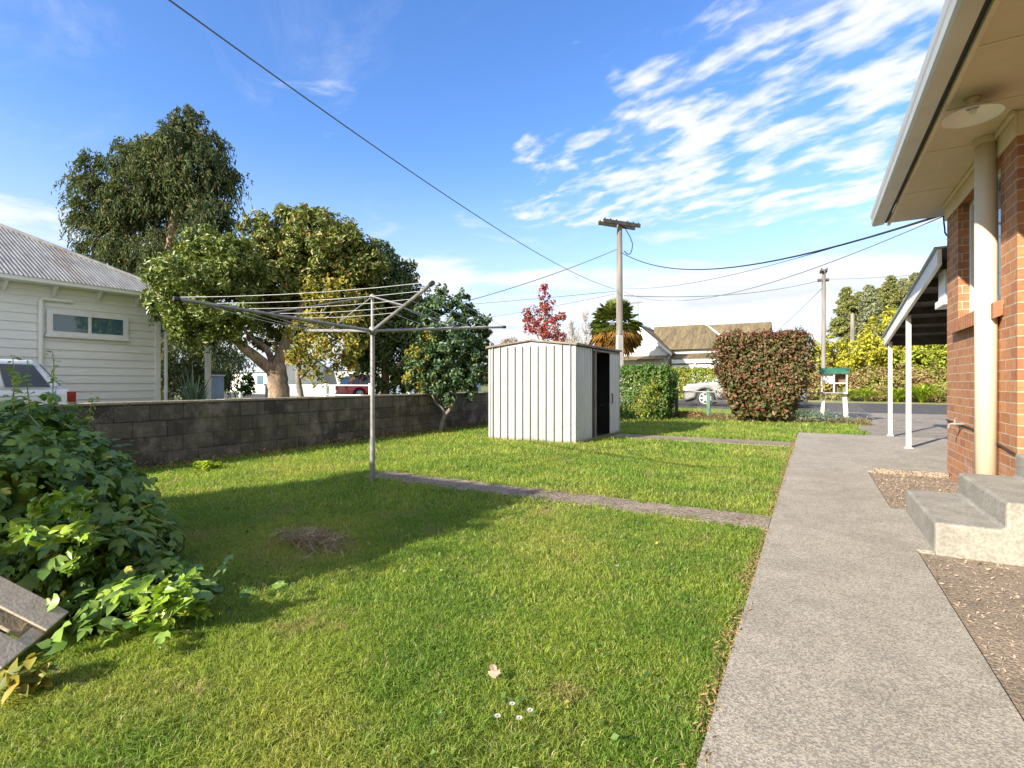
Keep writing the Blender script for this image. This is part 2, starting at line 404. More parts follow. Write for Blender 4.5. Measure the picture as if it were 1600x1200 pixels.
M['twig'] = mottled('pale_twig', (0.46, 0.42, 0.38), (0.34, 0.30, 0.27), 3, rough=0.9)
M['vinestem'] = mottled('vine_stem', (0.20, 0.26, 0.07), (0.30, 0.32, 0.12), 8, rough=0.6)

# ------------------------------------------------------------------ object helpers
WL = {}   # world location of every parent

def tag(o, label=None, cat=None, group=None, kind=None):
    if label: o['label'] = label
    if cat: o['category'] = cat
    if group: o['group'] = group
    if kind: o['kind'] = kind
    return o

def thing(name, loc, label, cat, group=None):
    o = bpy.data.objects.new(name, None)
    COL.objects.link(o)
    o.empty_display_size = 0.2
    o.location = loc
    WL[o] = Vector(loc)
    return tag(o, label, cat, group)

def link(name, me, mat, parent=None, origin=None, smooth=False, bev=0.0):
    """me is in world coordinates; moved so its origin sits at parent / origin"""
    base = WL[parent] if parent is not None else (Vector(origin) if origin is not None else Vector((0, 0, 0)))
    me.transform(Matrix.Translation(-base))
    o = bpy.data.objects.new(name, me)
    COL.objects.link(o)
    if parent is not None:
        o.parent = parent
    else:
        o.location = base
    WL[o] = base
    mats = mat if isinstance(mat, (list, tuple)) else [mat]
    for m in mats:
        me.materials.append(M[m] if isinstance(m, str) else m)
    if smooth:
        me.polygons.foreach_set('use_smooth', [True] * len(me.polygons))
    if bev:
        b = o.modifiers.new('bevel', 'BEVEL'); b.width = bev; b.segments = 2; b.limit_method = 'ANGLE'
        b.angle_limit = R(40)
    return o

class MB:
    def __init__(s):
        s.v, s.f = [], []
    def add(s, vs, fs):
        k = len(s.v)
        s.v += [tuple(p) for p in vs]
        s.f += [tuple(i + k for i in f) for f in fs]
        return s
    def box(s, a, b):
        (x0, y0, z0), (x1, y1, z1) = [min(p, q) for p, q in zip(a, b)], [max(p, q) for p, q in zip(a, b)]
        return s.add([(x0, y0, z0), (x1, y0, z0), (x1, y1, z0), (x0, y1, z0), (x0, y0, z1), (x1, y0, z1), (x1, y1, z1), (x0, y1, z1)],
                     [(3, 2, 1, 0), (4, 5, 6, 7), (0, 1, 5, 4), (1, 2, 6, 5), (2, 3, 7, 6), (3, 0, 4, 7)])
    def obox(s, c, ax, ay, az):
        """oriented box: centre and three half-axis vectors"""
        c, ax, ay, az = map(Vector, (c, ax, ay, az))
        vs = [c + sx * ax + sy * ay + sz * az for sz in (-1, 1) for sx, sy in ((-1, -1), (1, -1), (1, 1), (-1, 1))]
        return s.add(vs, [(3, 2, 1, 0), (4, 5, 6, 7), (0, 1, 5, 4), (1, 2, 6, 5), (2, 3, 7, 6), (3, 0, 4, 7)])
    def prism(s, poly, d):
        """polygon (3D points) extruded by vector d"""
        n = len(poly); d = Vector(d)
        a = [Vector(p) for p in poly]
        return s.add(a + [p + d for p in a], [tuple(range(n))[::-1], tuple(range(n, 2 * n))] + [(i, (i + 1) % n, n + (i + 1) % n, n + i) for i in range(n)])
    def tube(s, pts, rad, n=10, cap=True):
        pts = [Vector(p) for p in pts]
        if not hasattr(rad, '__len__'): rad = [rad] * len(pts)
        t0 = (pts[1] - pts[0]).normalized()
        up = Vector((0, 0, 1)) if abs(t0.z) < 0.9 else Vector((1, 0, 0))
        a = t0.cross(up).normalized()
        k = len(s.v)
        for i, p in enumerate(pts):
            t = (pts[min(i + 1, len(pts) - 1)] - pts[max(i - 1, 0)]).normalized()
            a = (a - t * a.dot(t)).normalized()
            b = t.cross(a)
            for j in range(n):
                w = 2 * math.pi * j / n
                s.v.append(tuple(p + (a * math.cos(w) + b * math.sin(w)) * rad[i]))
        for i in range(len(pts) - 1):
            for j in range(n):
                q = (j + 1) % n
                s.f.append((k + i * n + j, k + i * n + q, k + (i + 1) * n + q, k + (i + 1) * n + j))
        if cap:
            s.f.append(tuple(k + j for j in range(n))[::-1])
            e = k + (len(pts) - 1) * n
            s.f.append(tuple(e + j for j in range(n)))
        return s
    def cyl(s, a, b, r0, r1=None, n=16):
        return s.tube([a, b], [r0, r0 if r1 is None else r1], n)
    def lathe(s, c, prof, n=32):
        """profile of (r, z) about a vertical axis at c"""
        k = len(s.v); c = Vector(c)
        for r, z in prof:
            for j in range(n):
                w = 2 * math.pi * j / n
                s.v.append((c.x + r * math.cos(w), c.y + r * math.sin(w), c.z + z))
        for i in range(len(prof) - 1):
            for j in range(n):
                q = (j + 1) % n
                s.f.append((k + i * n + j, k + i * n + q, k + (i + 1) * n + q, k + (i + 1) * n + j))
        return s
    def mesh(s, name):
        me = bpy.data.meshes.new(name)
        me.from_pydata(s.v, [], s.f)
        me.validate(); me.update()
        return me
    def build(s, name, mat, parent=None, origin=None, smooth=False, bev=0.0):
        return link(name, s.mesh(name), mat, parent, origin, smooth, bev)

def fast_mesh(name, V, Fc, rnd=None):
    """numpy verts (n,3) and faces (m,k)"""
    me = bpy.data.meshes.new(name)
    m, k = Fc.shape
    me.vertices.add(len(V)); me.vertices.foreach_set('co', np.asarray(V, np.float32).ravel())
    me.loops.add(m * k); me.loops.foreach_set('vertex_index', Fc.astype(np.int32).ravel())
    me.polygons.add(m)
    me.polygons.foreach_set('loop_start', np.arange(0, m * k, k, dtype=np.int32))
    me.polygons.foreach_set('loop_total', np.full(m, k, np.int32))
    if rnd is not None:
        at_ = me.attributes.new('rnd', 'FLOAT', 'FACE')
        at_.data.foreach_set('value', np.asarray(rnd, np.float32))
    me.update(calc_edges=True)
    return me

def unit(a):
    return a / np.maximum(np.linalg.norm(a, axis=1, keepdims=True), 1e-9)

def rdir(n):
    return unit(rng.normal(size=(n, 3)))

def leaf_geo(pts, nrm, size, aspect=0.45, fold=0.12, tang=None):
    """folded pointed leaves, two faces of four corners each side of the midrib"""
    n = len(pts)
    nrm = unit(nrm)
    t = rdir(n) if tang is None else tang
    t = unit(t - nrm * np.sum(t * nrm, 1, keepdims=True))
    b = np.cross(nrm, t)
    s = np.asarray(size).reshape(-1, 1) * np.ones((n, 1))
    base = pts - t * s * 0.5
    tip = pts + t * s * 0.5 - nrm * s * 0.10
    l = pts + b * s * aspect * 0.5 - t * s * 0.04 + nrm * s * fold
    r = pts - b * s * aspect * 0.5 - t * s * 0.04 + nrm * s * fold
    V = np.stack([base, l, tip, r], 1).reshape(-1, 3)
    i = np.arange(n)[:, None] * 4
    Fc = np.concatenate([i + np.array([[0, 2, 1]]), i + np.array([[0, 3, 2]])], 1).reshape(-1, 3)
    rn = np.repeat(rng.random(n), 2)
    return V, Fc, rn

def merge(geos):
    V, Fc, rn, k = [], [], [], 0
    for v, f, r in geos:
        V.append(v); Fc.append(f + k); rn.append(r); k += len(v)
    return np.concatenate(V), np.concatenate(Fc), np.concatenate(rn)

def clump_points(c, r, n, sub=14, subr=0.34, flat=1.0):
    """points and outward normals: tufts spread over a lumpy ball"""
    c = np.array(c, float); r = np.array(r, float) * np.ones(3)
    d = rdir(sub)
    rad = 0.45 + 0.55 * rng.random((sub, 1)) ** 0.6
    cen = d * rad
    k = rng.integers(0, sub, n)
    off = rdir(n) * (rng.random((n, 1)) ** 0.45) * subr * (0.7 + 0.6 * rng.random(sub)[k][:, None])
    q = cen[k] + off
    q[:, 2] *= flat
    nr = unit(off * 1.0 + q * 0.5)
    return c + q * r, nr

def crown_geo(clumps, dens, size, sub=14, subr=0.34, jitter=0.7, aspect=0.45, tang_down=0.0, up=0.25):
    geos = []
    for cl in clumps:
        c, r = cl[0], cl[1]
        rr = np.array(r, float) * np.ones(3)
        n = int(dens * (rr[0] * rr[1] * rr[2]) ** (2 / 3) * (cl[2] if len(cl) > 2 else 1.0))
        p, nr = clump_points(c, rr, n, sub, subr)
        nr = nr + rng.normal(size=nr.shape) * jitter + np.array([0, 0, up])
        tg = None
        if tang_down:
            tg = rdir(n) * (1 - tang_down) + np.array([0, 0, -1.0]) * tang_down
            nr[:, 2] *= 0.3
        geos.append(leaf_geo(p, nr, size * (0.6 + 0.8 * rng.random(n)), aspect, tang=tg))
    return merge(geos)

def leaves(name, geo, mat, parent=None, origin=None):
    V, Fc, rn = geo
    return link(name, fast_mesh(name, V, Fc, rn), mat, parent, origin)

def px_clumps(spec, d, squash=1.0, deep=1.0):
    """(u, v, radius px[, depth offset]) -> clumps in the world at distance d"""
    out = []
    for s in spec:
        u, v, r = s[:3]
        dd = d + (s[3] if len(s) > 3 else rng.uniform(-0.5, 0.5) * r * d / F * deep)
        R_ = r * dd / F
        out.append((tuple(at(u, v, dd)), (R_, R_, R_ * squash)))
    return out

def wob(pts, n=4, amp=0.02):
    """resample a polyline smoothly with small wobble"""
    pts = [Vector(p) for p in pts]
    out = []
    for i in range(len(pts) - 1):
        p0, p1, p2, p3 = pts[max(i - 1, 0)], pts[i], pts[i + 1], pts[min(i + 2, len(pts) - 1)]
        for k in range(n):
            t = k / n
            q = 0.5 * ((2 * p1) + (p2 - p0) * t + (2 * p0 - 5 * p1 + 4 * p2 - p3) * t * t + (-p0 + 3 * p1 - 3 * p2 + p3) * t ** 3)
            out.append(q + Vector((random.uniform(-amp, amp), random.uniform(-amp, amp), random.uniform(-amp, amp))))
    out.append(pts[-1])
    return out

def limb(mb, pts, r0, r1, n=4, amp=0.02, sides=9):
    q = wob(pts, n, amp)
    m = len(q) - 1
    mb.tube(q, [r0 + (r1 - r0) * i / m for i in range(m + 1)], sides)
    return q

# ------------------------------------------------------------------ setting
def sheet(name, poly, z, mat, cuts=0):
    mb = MB()
    mb.add([(x, y, z) for x, y in poly], [tuple(range(len(poly)))])
    return tag(mb.build(name, mat), kind='structure')

def slab(name, poly, z, mat, drop=0.12):
    mb = MB()
    mb.prism([(x, y, z - drop) for x, y in poly], (0, 0, drop))
    return tag(mb.build(name, mat), kind='structure')

sheet('ground', [(-900, -400), (900, -400), (900, 1500), (-900, 1500)], 0.0, 'ground')
PX0, PX1 = -0.29, 0.60
slab('path', [(PX0, -3), (PX1, -3), (PX1, 4.34), (0.70, 4.34), (0.70, 5.62), (PX1, 5.62), (PX1, 7.90), (PX1, 7.905), (PX0, 7.905)], 0.035, 'path')
slab('apron', [(PX0, 7.915), (6.5, 7.915), (6.5, 13.2), (PX0 + 0.02, 13.2)], 0.033, 'apron')
slab('clothesline_path', [(-4.75, 4.42), (PX0 - 0.01, 4.42), (PX0 - 0.01, 4.86), (-4.75, 4.90)], 0.016, 'strip')
slab('shed_path', [(-3.70, 10.25), (PX0 - 0.01, 10.45), (PX0 - 0.01, 11.15), (-3.70, 11.05)], 0.016, 'strip')
sheet('driveway', [(1.05, 13.2), (6.5, 13.2), (8.5, 23.61), (0.4, 23.61), (0.95, 17.0)], 0.010, 'drive')
sheet('road', [(-400, 23.6), (400, 23.6), (400, 34.6), (-400, 34.6)], 0.006, 'asphalt')
sheet('far_verge', [(-400, 34.61), (400, 34.61), (400, 38.6), (-400, 38.6)], 0.005, 'dryverge')
sheet('garden_bed', [(0.605, 5.63), (4.0, 5.63), (4.0, 7.90), (0.605, 7.90)], 0.012, 'soil')
sheet('garden_bed', [(0.605, -3), (4.0, -3), (4.0, 4.335), (0.605, 4.335)], 0.012, 'soil')
# far hills
hv, hf = MB(), []
hp = []
for i in range(81):
    a = R(-75 + 150 * i / 80) + YAW
    rr = 1250
    x, y = -math.sin(a) * rr, math.cos(a) * rr
    hp.append((x, y, 30 + 22 * math.sin(i * 0.37) + 12 * math.sin(i * 0.9 + 1) + 6 * math.sin(i * 2.1)))
hv.add([(x, y, -1) for x, y, z in hp] + [(x, y, max(8, z)) for x, y, z in hp] + [(x * 1.15, y * 1.15, -1) for x, y, z in hp],
       [(i, i + 1, 82 + i, 81 + i) for i in range(80)] + [(81 + i, 82 + i, 163 + i, 162 + i) for i in range(80)])
tag(hv.build('hills', 'hill', smooth=True), kind='structure')

# ------------------------------------------------------------------ lawn
def in_lawn(x, y):
    ok = (x > -7.6) & (x < PX0 - 0.004 - 0.022 * np.maximum(0, np.sin(y * 3.1) + np.sin(y * 7.3 + 1) + 0.6 * np.sin(y * 17)) ) & (y > 0.2) & (y < 16.9)
    ok &= ~((y > 4.47 - 0.035 * np.sin(x * 9) - 0.03 * np.sin(x * 23)) & (y < 4.83 + 0.035 * np.sin(x * 7 + 1) + 0.03 * np.sin(x * 19)) & (x > -4.66))
    ok &= ~((y > 10.22) & (y < 11.13) & (x > -3.75))
    ok &= ~((x > -5.66) & (x < -3.82) & (y > 8.8) & (y < 11.3))
    return ok

def blades(n, dmin, dmax, scale, lo=0.02, hi=0.055, mask=in_lawn, wid=0.0036, umin=-0.08, umax=1.08):
    # uniform in world area inside the picture's wedge
    d = np.sqrt(rng.random(n) * (dmax ** 2 - dmin ** 2) + dmin ** 2)
    r = (rng.random(n) * (umax - umin) + umin - 0.5) * 2 * d
    x, y = r * ct - d * st, r * st + d * ct
    k = mask(x, y)
    x, y, d = x[k], y[k], d[k]
    n = len(x)
    # patchiness: clumps taller here and there
    tuft = 0.5 + 0.3 * np.sin(x * 5.1 + 2 * np.sin(y * 3.3)) * np.sin(y * 4.7 + 1.5 * np.sin(x * 2.9)) + 0.50 * np.sin(x * 31 + 3 * np.sin(y * 17)) * np.sin(y * 29 + 3 * np.sin(x * 13))
    h = (lo + (hi - lo) * rng.random(n)) * np.clip(0.6 + 0.75 * tuft, 0.25, 2) * (1 + (scale - 1) * 0.3)
    w = wid * scale * (0.7 + 0.6 * rng.random(n))
    a = rng.random(n) * 2 * np.pi
    lean = rng.random(n) ** 0.5 * 1.7 * h
    la = rng.random(n) * 2 * np.pi
    ex, ey = np.cos(a) * w / 2, np.sin(a) * w / 2
    lx, ly = np.cos(la) * lean, np.sin(la) * lean
    z0 = np.full(n, -0.002)
    b0 = np.stack([x - ex, y - ey, z0], 1); b1 = np.stack([x + ex, y + ey, z0], 1)
    m0 = np.stack([x - ex * .8 + lx * .35, y - ey * .8 + ly * .35, h * .6], 1)
    m1 = np.stack([x + ex * .8 + lx * .35, y + ey * .8 + ly * .35, h * .6], 1)
    tp = np.stack([x + lx, y + ly, h * (1 - 0.30 * (lean / h) ** 2)], 1)
    V = np.stack([b0, b1, m1, m0, tp], 1).reshape(-1, 3)
    i = np.arange(n)[:, None] * 5
    Fc = np.concatenate([i + np.array([[0, 1, 2]]), i + np.array([[0, 2, 3]]), i + np.array([[3, 2, 4]])], 1).reshape(-1, 3)
    return V, Fc, np.repeat(rng.random(n), 3)

lawn = merge([blades(230000, 1.2, 2.6, 0.85, 0.010, 0.044), blades(260000, 2.6, 4.6, 1.1, 0.010, 0.044), blades(170000, 4.6, 8.0, 1.9),
              blades(150000, 8.0, 13.0, 3.0), blades(90000, 13.0, 21.5, 4.5)])
# the verge beyond the front fence
def in_verge(x, y):
    return (((y > 17.2) & (y < 23.4) & (x < 0.45) & (x > -9)) | ((y > 13.3) & (y < 16.9) & (x > PX0) & (x < 1.0 - 0.15 * np.sin(y * 3))))
lawn2 = blades(150000, 10.8, 26.0, 4.0, mask=in_verge, umin=0.4)
tag(leaves('lawn', merge([lawn, lawn2]), 'grass'), 'short green lawn grass with yellowed and dry patches', 'grass', kind='stuff')

# broad-leaved weeds flat in the lawn
n = 2600
d = np.sqrt(rng.random(n) * (5.5 ** 2 - 1.3 ** 2) + 1.3 ** 2); r_ = (rng.random(n) - 0.5) * 2 * d
x, y = r_ * ct - d * st, r_ * st + d * ct
k = in_lawn(x, y) & (np.sin(x * 3.1 + 1) * np.sin(y * 2.7 + 0.5) > 0.15)
pts = np.stack([x[k], y[k], 0.022 + 0.02 * rng.random(k.sum())], 1)
g1 = leaf_geo(pts, rng.normal(size=pts.shape) * 0.45 + np.array([0, 0, 1.0]), 0.014 + 0.018 * rng.random(len(pts)), 0.7)
tag(leaves('lawn_weeds', g1, M['l_hedge']), 'small broad leaved weeds scattered through the lawn', 'weeds', kind='stuff')

# dead edge of the lawn along the path
n = 5200
y = rng.random(n) * 11 + 0.5
x = PX0 + 0.012 - rng.random(n) ** 2.4 * 0.07 + 0.015 * np.sin(y * 5)
k = ~((y > 4.38) & (y < 4.92))
pts = np.stack([x[k], y[k], 0.012 + 0.025 * rng.random(k.sum())], 1)
g1 = leaf_geo(pts, rng.normal(size=pts.shape) * 0.8 + np.array([0, 0, 0.7]), 0.012 + 0.022 * rng.random(len(pts)), 0.2)
tag(leaves('dead_grass_edge', g1, M['l_deadedge']), 'dead brown grass along the edge of the concrete path', 'grass', kind='stuff')

# bark chips on the beds
def chips(n, x0, x1, y0, y1):
    x = x0 + rng.random(n) * (x1 - x0); y = y0 + rng.random(n) * (y1 - y0)
    pts = np.stack([x, y, 0.014 + 0.012 * rng.random(n)], 1)
    return leaf_geo(pts, rng.normal(size=pts.shape) * 0.45 + np.array([0, 0, 1.0]), 0.006 + 0.030 * rng.random(n) ** 3, 0.4, fold=0.05)
tag(leaves('bark_mulch', merge([chips(15000, 0.62, 3.2, 0.6, 4.32), chips(5000, 0.62, 1.40, 5.65, 7.88)]), M['wood_chip']),
    'brown bark mulch and wood chips covering the beds beside the path', 'mulch', kind='stuff')

# ------------------------------------------------------------------ brick house (right)
WX, WY0, WY1 = 1.42, 5.60, 8.09
SOF = 3.33
house = thing('brick_house', (WX, 6.8, 0), 'orange brick house with deep tan eaves along the concrete path', 'house')
T = 0.11
w0, w1, wz0, wz1 = 6.02, 7.54, 1.92, 3.16
mb = MB()
mb.box((WX, WY0, -0.05), (WX + T, w0, SOF))                    # near pier
mb.box((WX, w1, -0.05), (WX + T, WY1, SOF))                    # far pier
mb.box((WX, w0, -0.05), (WX + T, w1, wz0 - 0.10))              # below the window
mb.box((WX, w0, wz1), (WX + T, w1, SOF))
mb.box((WX + T, WY0, -0.05), (5.6, WY0 + T, SOF))              # porch return
mb.box((WX + T, WY1 - T, -0.05), (9.0, WY1, SOF))              # far end
wall = mb.build('wall', 'brick', house)
mb = MB()
mb.box((5.6, -6, -0.05), (5.71, WY0 + T - 0.12, SOF)); mb.build('porch_wall', 'brick', house)
# frieze board under the soffit
mb = MB()
mb.box((WX - 0.022, WY0 - 0.022, SOF - 0.20), (WX - 0.002, WY1 + 0.02, SOF - 0.002))
mb.box((WX - 0.0015, WY0 - 0.022, SOF - 0.20), (5.5, WY0 - 0.002, SOF - 0.002))
mb.build('frieze_board', 'trimtan', house, bev=0.004)
mb = MB()
mb.box((WX - 0.05, WY0 - 0.05, SOF - 0.045), (WX - 0.023, WY1 + 0.02, SOF - 0.003)); mb.build('cornice_moulding', 'trimtan', house, bev=0.008)
# window in the recess
win = MB()
xr = WX + 0.095
for a, b in (((w0, wz0), (w0 + 0.06, wz1)), ((w1 - 0.06, wz0), (w1, wz1)), ((w0 + 0.06, wz0), (w1 - 0.06, wz0 + 0.06)), ((w0 + 0.06, wz1 - 0.06), (w1 - 0.06, wz1)),
             ((6.74, wz0 + 0.06), (6.80, wz1 - 0.06))):
    win.box((xr, a[0], a[1]), (xr + 0.07, b[0], b[1]))
wf = win.build('window', 'white', house, bev=0.006)
MB().box((xr + 0.03, w0 + 0.05, wz0 + 0.05), (xr + 0.036, w1 - 0.05, wz1 - 0.05)).build('pane', 'glass', wf)
# brick-on-edge sill, sloped outward
sill = MB()
nb = 19
for i in range(nb):
    y0_ = w0 - 0.09 + (w1 - w0 + 0.18) * i / nb
    y1_ = y0_ + (w1 - w0 + 0.18) / nb - 0.008
    sill.prism([(WX - 0.07, y0_, wz0 - 0.215), (WX - 0.003, y0_, wz0 - 0.185), (WX - 0.003, y0_, wz0 - 0.098), (xr + 0.02, y0_, wz0 - 0.09), (xr + 0.02, y0_, wz0 - 0.002), (WX - 0.07, y0_, wz0 - 0.075)], (0, y1_ - y0_, 0))
M['sillbrick'] = mottled('sill_brick', (0.46, 0.20, 0.09), (0.33, 0.13, 0.06), 7, 0.3, 0.7, 0.85, fine=60, fine_amt=0.3)
sill.build('brick_sill', 'sillbrick', wf, bev=0.004)
# soffit with joints, gutter, roof
GX, GY = 0.70, 8.64
mb = MB()
edges_y = [-6.0, 1.10, 2.30, 3.50, 4.40, 5.31, 6.18, 7.40, GY]
for a, b in zip(edges_y[:-1], edges_y[1:]):
    mb.box((GX + 0.185, a + 0.004, SOF), (5.55, b - 0.004, SOF + 0.008))
mb.build('soffit', 'soffit', house)
mb = MB()
for y_ in edges_y[1:-1]:
    mb.box((GX + 0.19, y_ - 0.012, SOF - 0.004), (5.5, y_ + 0.012, SOF - 0.0005))
mb.build('soffit_batten', 'trimtan', house)
mb = MB()
mb.box((GX + 0.150, -6, SOF + 0.004), (GX + 0.181, GY - 0.01, SOF + 0.03)); mb.build('eave_gap', 'darkgap', house)
mb = MB()
mb.box((GX + 0.182, -6, SOF - 0.035), (GX + 0.215, GY, SOF - 0.004)); mb.build('fascia_lip', 'trimtan', house, bev=0.004)
mb = MB()
prof = [(0.148, -0.01), (0.03, -0.025), (0.010, -0.005), (0.0, 0.035), (0.012, 0.06), (0.0, 0.085), (-0.012, 0.125), (0.02, 0.135), (0.148, 0.115)]
mb.prism([(GX + x_, -6, SOF + z_) for x_, z_ in prof], (0, GY + 6, 0))
mb.build('gutter', 'gutter', house, bev=0.003)
mb = MB()
mb.prism([(GX + 0.02, -6, SOF + 0.14), (GX + 0.02, -6, SOF + 0.17), (5.0, -6, SOF + 2.0), (5.0, -6, SOF + 1.97)], (0, GY + 6, 0))
mb.prism([(5.0, -6, SOF + 1.97), (5.0, -6, SOF + 2.0), (9.5, -6, SOF + 0.17), (9.5, -6, SOF + 0.14)], (0, GY + 6, 0))
mb.build('roof', 'greyroof', house)
mb = MB()
mb.box((GX + 0.16, GY - 0.03, SOF + 0.03), (5.55, GY, SOF + 0.13)); mb.build('barge_board', 'trimtan', house, bev=0.004)
# fat cream pipe against the wall, thin cable and tap
py_ = 6.08
mb = MB(); mb.cyl((WX - 0.085, py_, -0.02), (WX - 0.085, py_, SOF - 0.05), 0.078, n=28)
dp = mb.build('downpipe', 'cream', house, smooth=False)
dp.data.polygons.foreach_set('use_smooth', [len(p.vertices) == 4 for p in dp.data.polygons])
mb = MB(); mb.cyl((WX - 0.085, py_, SOF - 0.06), (WX - 0.085, py_, SOF - 0.003), 0.090, n=28); mb.build('pipe_collar', 'soffit', dp)
pts = [(WX - 0.012, 8.06, 0.70), (WX - 0.014, 7.4, 0.69), (WX - 0.012, 6.6, 0.665), (WX - 0.014, 5.9, 0.60), (WX - 0.012, 5.62, 0.575)]
MB().tube(wob(pts, 4, 0.002), 0.009, 6).build('wall_cable', 'cable', house)
tp_ = MB()
tp_.cyl((WX - 0.002, 7.28, 0.70), (WX - 0.10, 7.28, 0.70), 0.014, n=10)
tp_.cyl((WX - 0.075, 7.28, 0.70), (WX - 0.075, 7.28, 0.755), 0.010, n=8)
tp_.obox((WX - 0.075, 7.28, 0.762), (0.006, 0, 0), (0, 0.035, 0), (0, 0, 0.006))
tp_.tube([(WX - 0.10, 7.28, 0.70), (WX - 0.125, 7.28, 0.69), (WX - 0.13, 7.28, 0.65)], 0.012, 8)
tp_.build('tap', 'brass', house)
hb = MB(); hb.box((WX - 0.004, 6.36, 0.18), (WX - 0.016, 6.42, 0.40)); hb.build('vent_cover', 'white', house)

# porch light under the eave
lx, ly = 1.06, 5.18
lamp = thing('porch_light', (lx, ly, SOF), 'cream coolie shade lamp fixed under the brick house eave', 'lamp')
MB().lathe((lx, ly, SOF), [(0.001, -0.001), (0.055, -0.001), (0.055, -0.02), (0.03, -0.035), (0.03, -0.06), (0.001, -0.06)]).build('lamp_base', 'soffit', lamp, smooth=True)
MB().lathe((lx, ly, SOF), [(0.032, -0.045), (0.045, -0.065), (0.08, -0.080), (0.14, -0.106), (0.180, -0.130), (0.184, -0.138), (0.176, -0.132), (0.138, -0.111), (0.08, -0.087), (0.04, -0.072)], 40).build('lamp_shade', 'shade', lamp, smooth=True)
MB().lathe((lx, ly, SOF), [(0.014, -0.06), (0.014, -0.08), (0.022, -0.095), (0.023, -0.110), (0.014, -0.124), (0.001, -0.128)], 20).build('bulb', 'bulb', lamp, smooth=True)

# concrete steps
steps = MB()
SY0, SY1 = 4.34, 5.585
steps.prism([(0.70, SY0, -0.05), (4.2, SY0, -0.05), (4.2, SY0, 0.585), (1.40, SY0, 0.585), (1.40, SY0, 0.40), (1.05, SY0, 0.40), (1.05, SY0, 0.225), (0.70, SY0, 0.225)], (0, SY1 - SY0, 0))
so = steps.build('concrete_steps', 'step', origin=(1.4, 4.9, 0), bev=0.018)
tag(so, 'three pale concrete steps rising to the brick house porch', 'steps')
eb = MB(); eb.box((0.66, 7.87, -0.02), (1.40, 7.913, 0.075))
tag(eb.build('edging_board', 'strip', origin=(1.0, 7.89, 0), bev=0.004), 'pale edging board at the far end of the small bark bed', 'edging')
ws = MB()
# little weeds at the foot of the steps
g = []
for cx_, cy_ in ((1.19, 4.27), (1.225, 4.26)):
    n = 40
    p = np.array([cx_, cy_, 0.03]) + rng.normal(size=(n, 3)) * np.array([0.022, 0.022, 0.010])
    g.append(leaf_geo(p, rng.normal(size=(n, 3)) * 0.6 + np.array([0, 0, 1]), 0.03 + 0.03 * rng.random(n), 0.4))
tag(leaves('step_weed', merge(g), M['l_lily'], origin=(1.2, 4.25, 0)), 'small bright green weeds at the foot of the concrete steps', 'weed')

# lean-to carport beyond the house
cp = thing('carport', (1.42, 11, 0), 'sloping lean-to carport with white posts beyond the brick house', 'carport')
ya, yb, za, zb = 8.10, 13.60, 2.80, 2.13
sl = (zb - za) / (yb - ya)
def zr(y_): return za + sl * (y_ - ya)
mb = MB()
mb.prism([(1.33, ya + .01, za - 0.20), (1.33, yb, zb - 0.19), (1.33, yb, zb), (1.33, ya + .01, za)], (0.045, 0, 0))
mb.build('fascia', 'white', cp, bev=0.004)
mb = MB()
mb.prism([(1.30, ya + .01, za + 0.004), (1.30, yb + 0.06, zb - 0.003), (1.30, yb + 0.06, zb + 0.022), (1.30, ya + .01, za + 0.03)], (6.0, 0, 0))
mb.build('roof_sheet', 'greyroof', cp)
for i in range(7):
    y_ = 8.5 + i * 0.82
    MB().box((1.38, y_, zr(y_) - 0.14), (7.2, y_ + 0.05, zr(y_) - 0.03)).build('rafter', 'darkwood', cp)
for x_ in (2.6, 4.2, 5.8):
    mb = MB()
    mb.prism([(x_, ya + .02, za - 0.20), (x_, yb - .08, zr(yb - .08) - 0.20), (x_, yb - .08, zr(yb - .08) - 0.142), (x_, ya + .02, za - 0.142)], (0.05, 0, 0))
    mb.build('beam', 'darkwood', cp)
mb = MB()
mb.prism([(1.38, ya + .02, za - 0.029), (1.38, yb - .01, zb - 0.029), (1.38, yb - .01, zb - 0.008), (1.38, ya + .02, za - 0.008)], (5.8, 0, 0))
mb.build('lining', 'darkwood', cp)
MB().box((1.38, yb - 0.05, zb - 0.19), (7.2, yb, zb - 0.035)).build('front_beam', 'darkwood', cp)
for y_ in (10.98, 13.37):
    mb = MB(); mb.box((1.382, y_ - 0.035, 0.03), (1.452, y_ + 0.035, zr(y_) - 0.142))
    p_ = mb.build('post', 'wpost', cp, bev=0.006)
    MB().box((1.36, y_ - 0.06, 0.031), (1.474, y_ + 0.06, 0.045)).build('post_base', 'wpost', p_)
MB().box((1.47, 8.5, 2.24), (1.55, 8.9, 2.62)).box((1.45, 8.42, 2.15), (1.66, 9.0, 2.245)).build('meter_box', 'white', cp, bev=0.006)

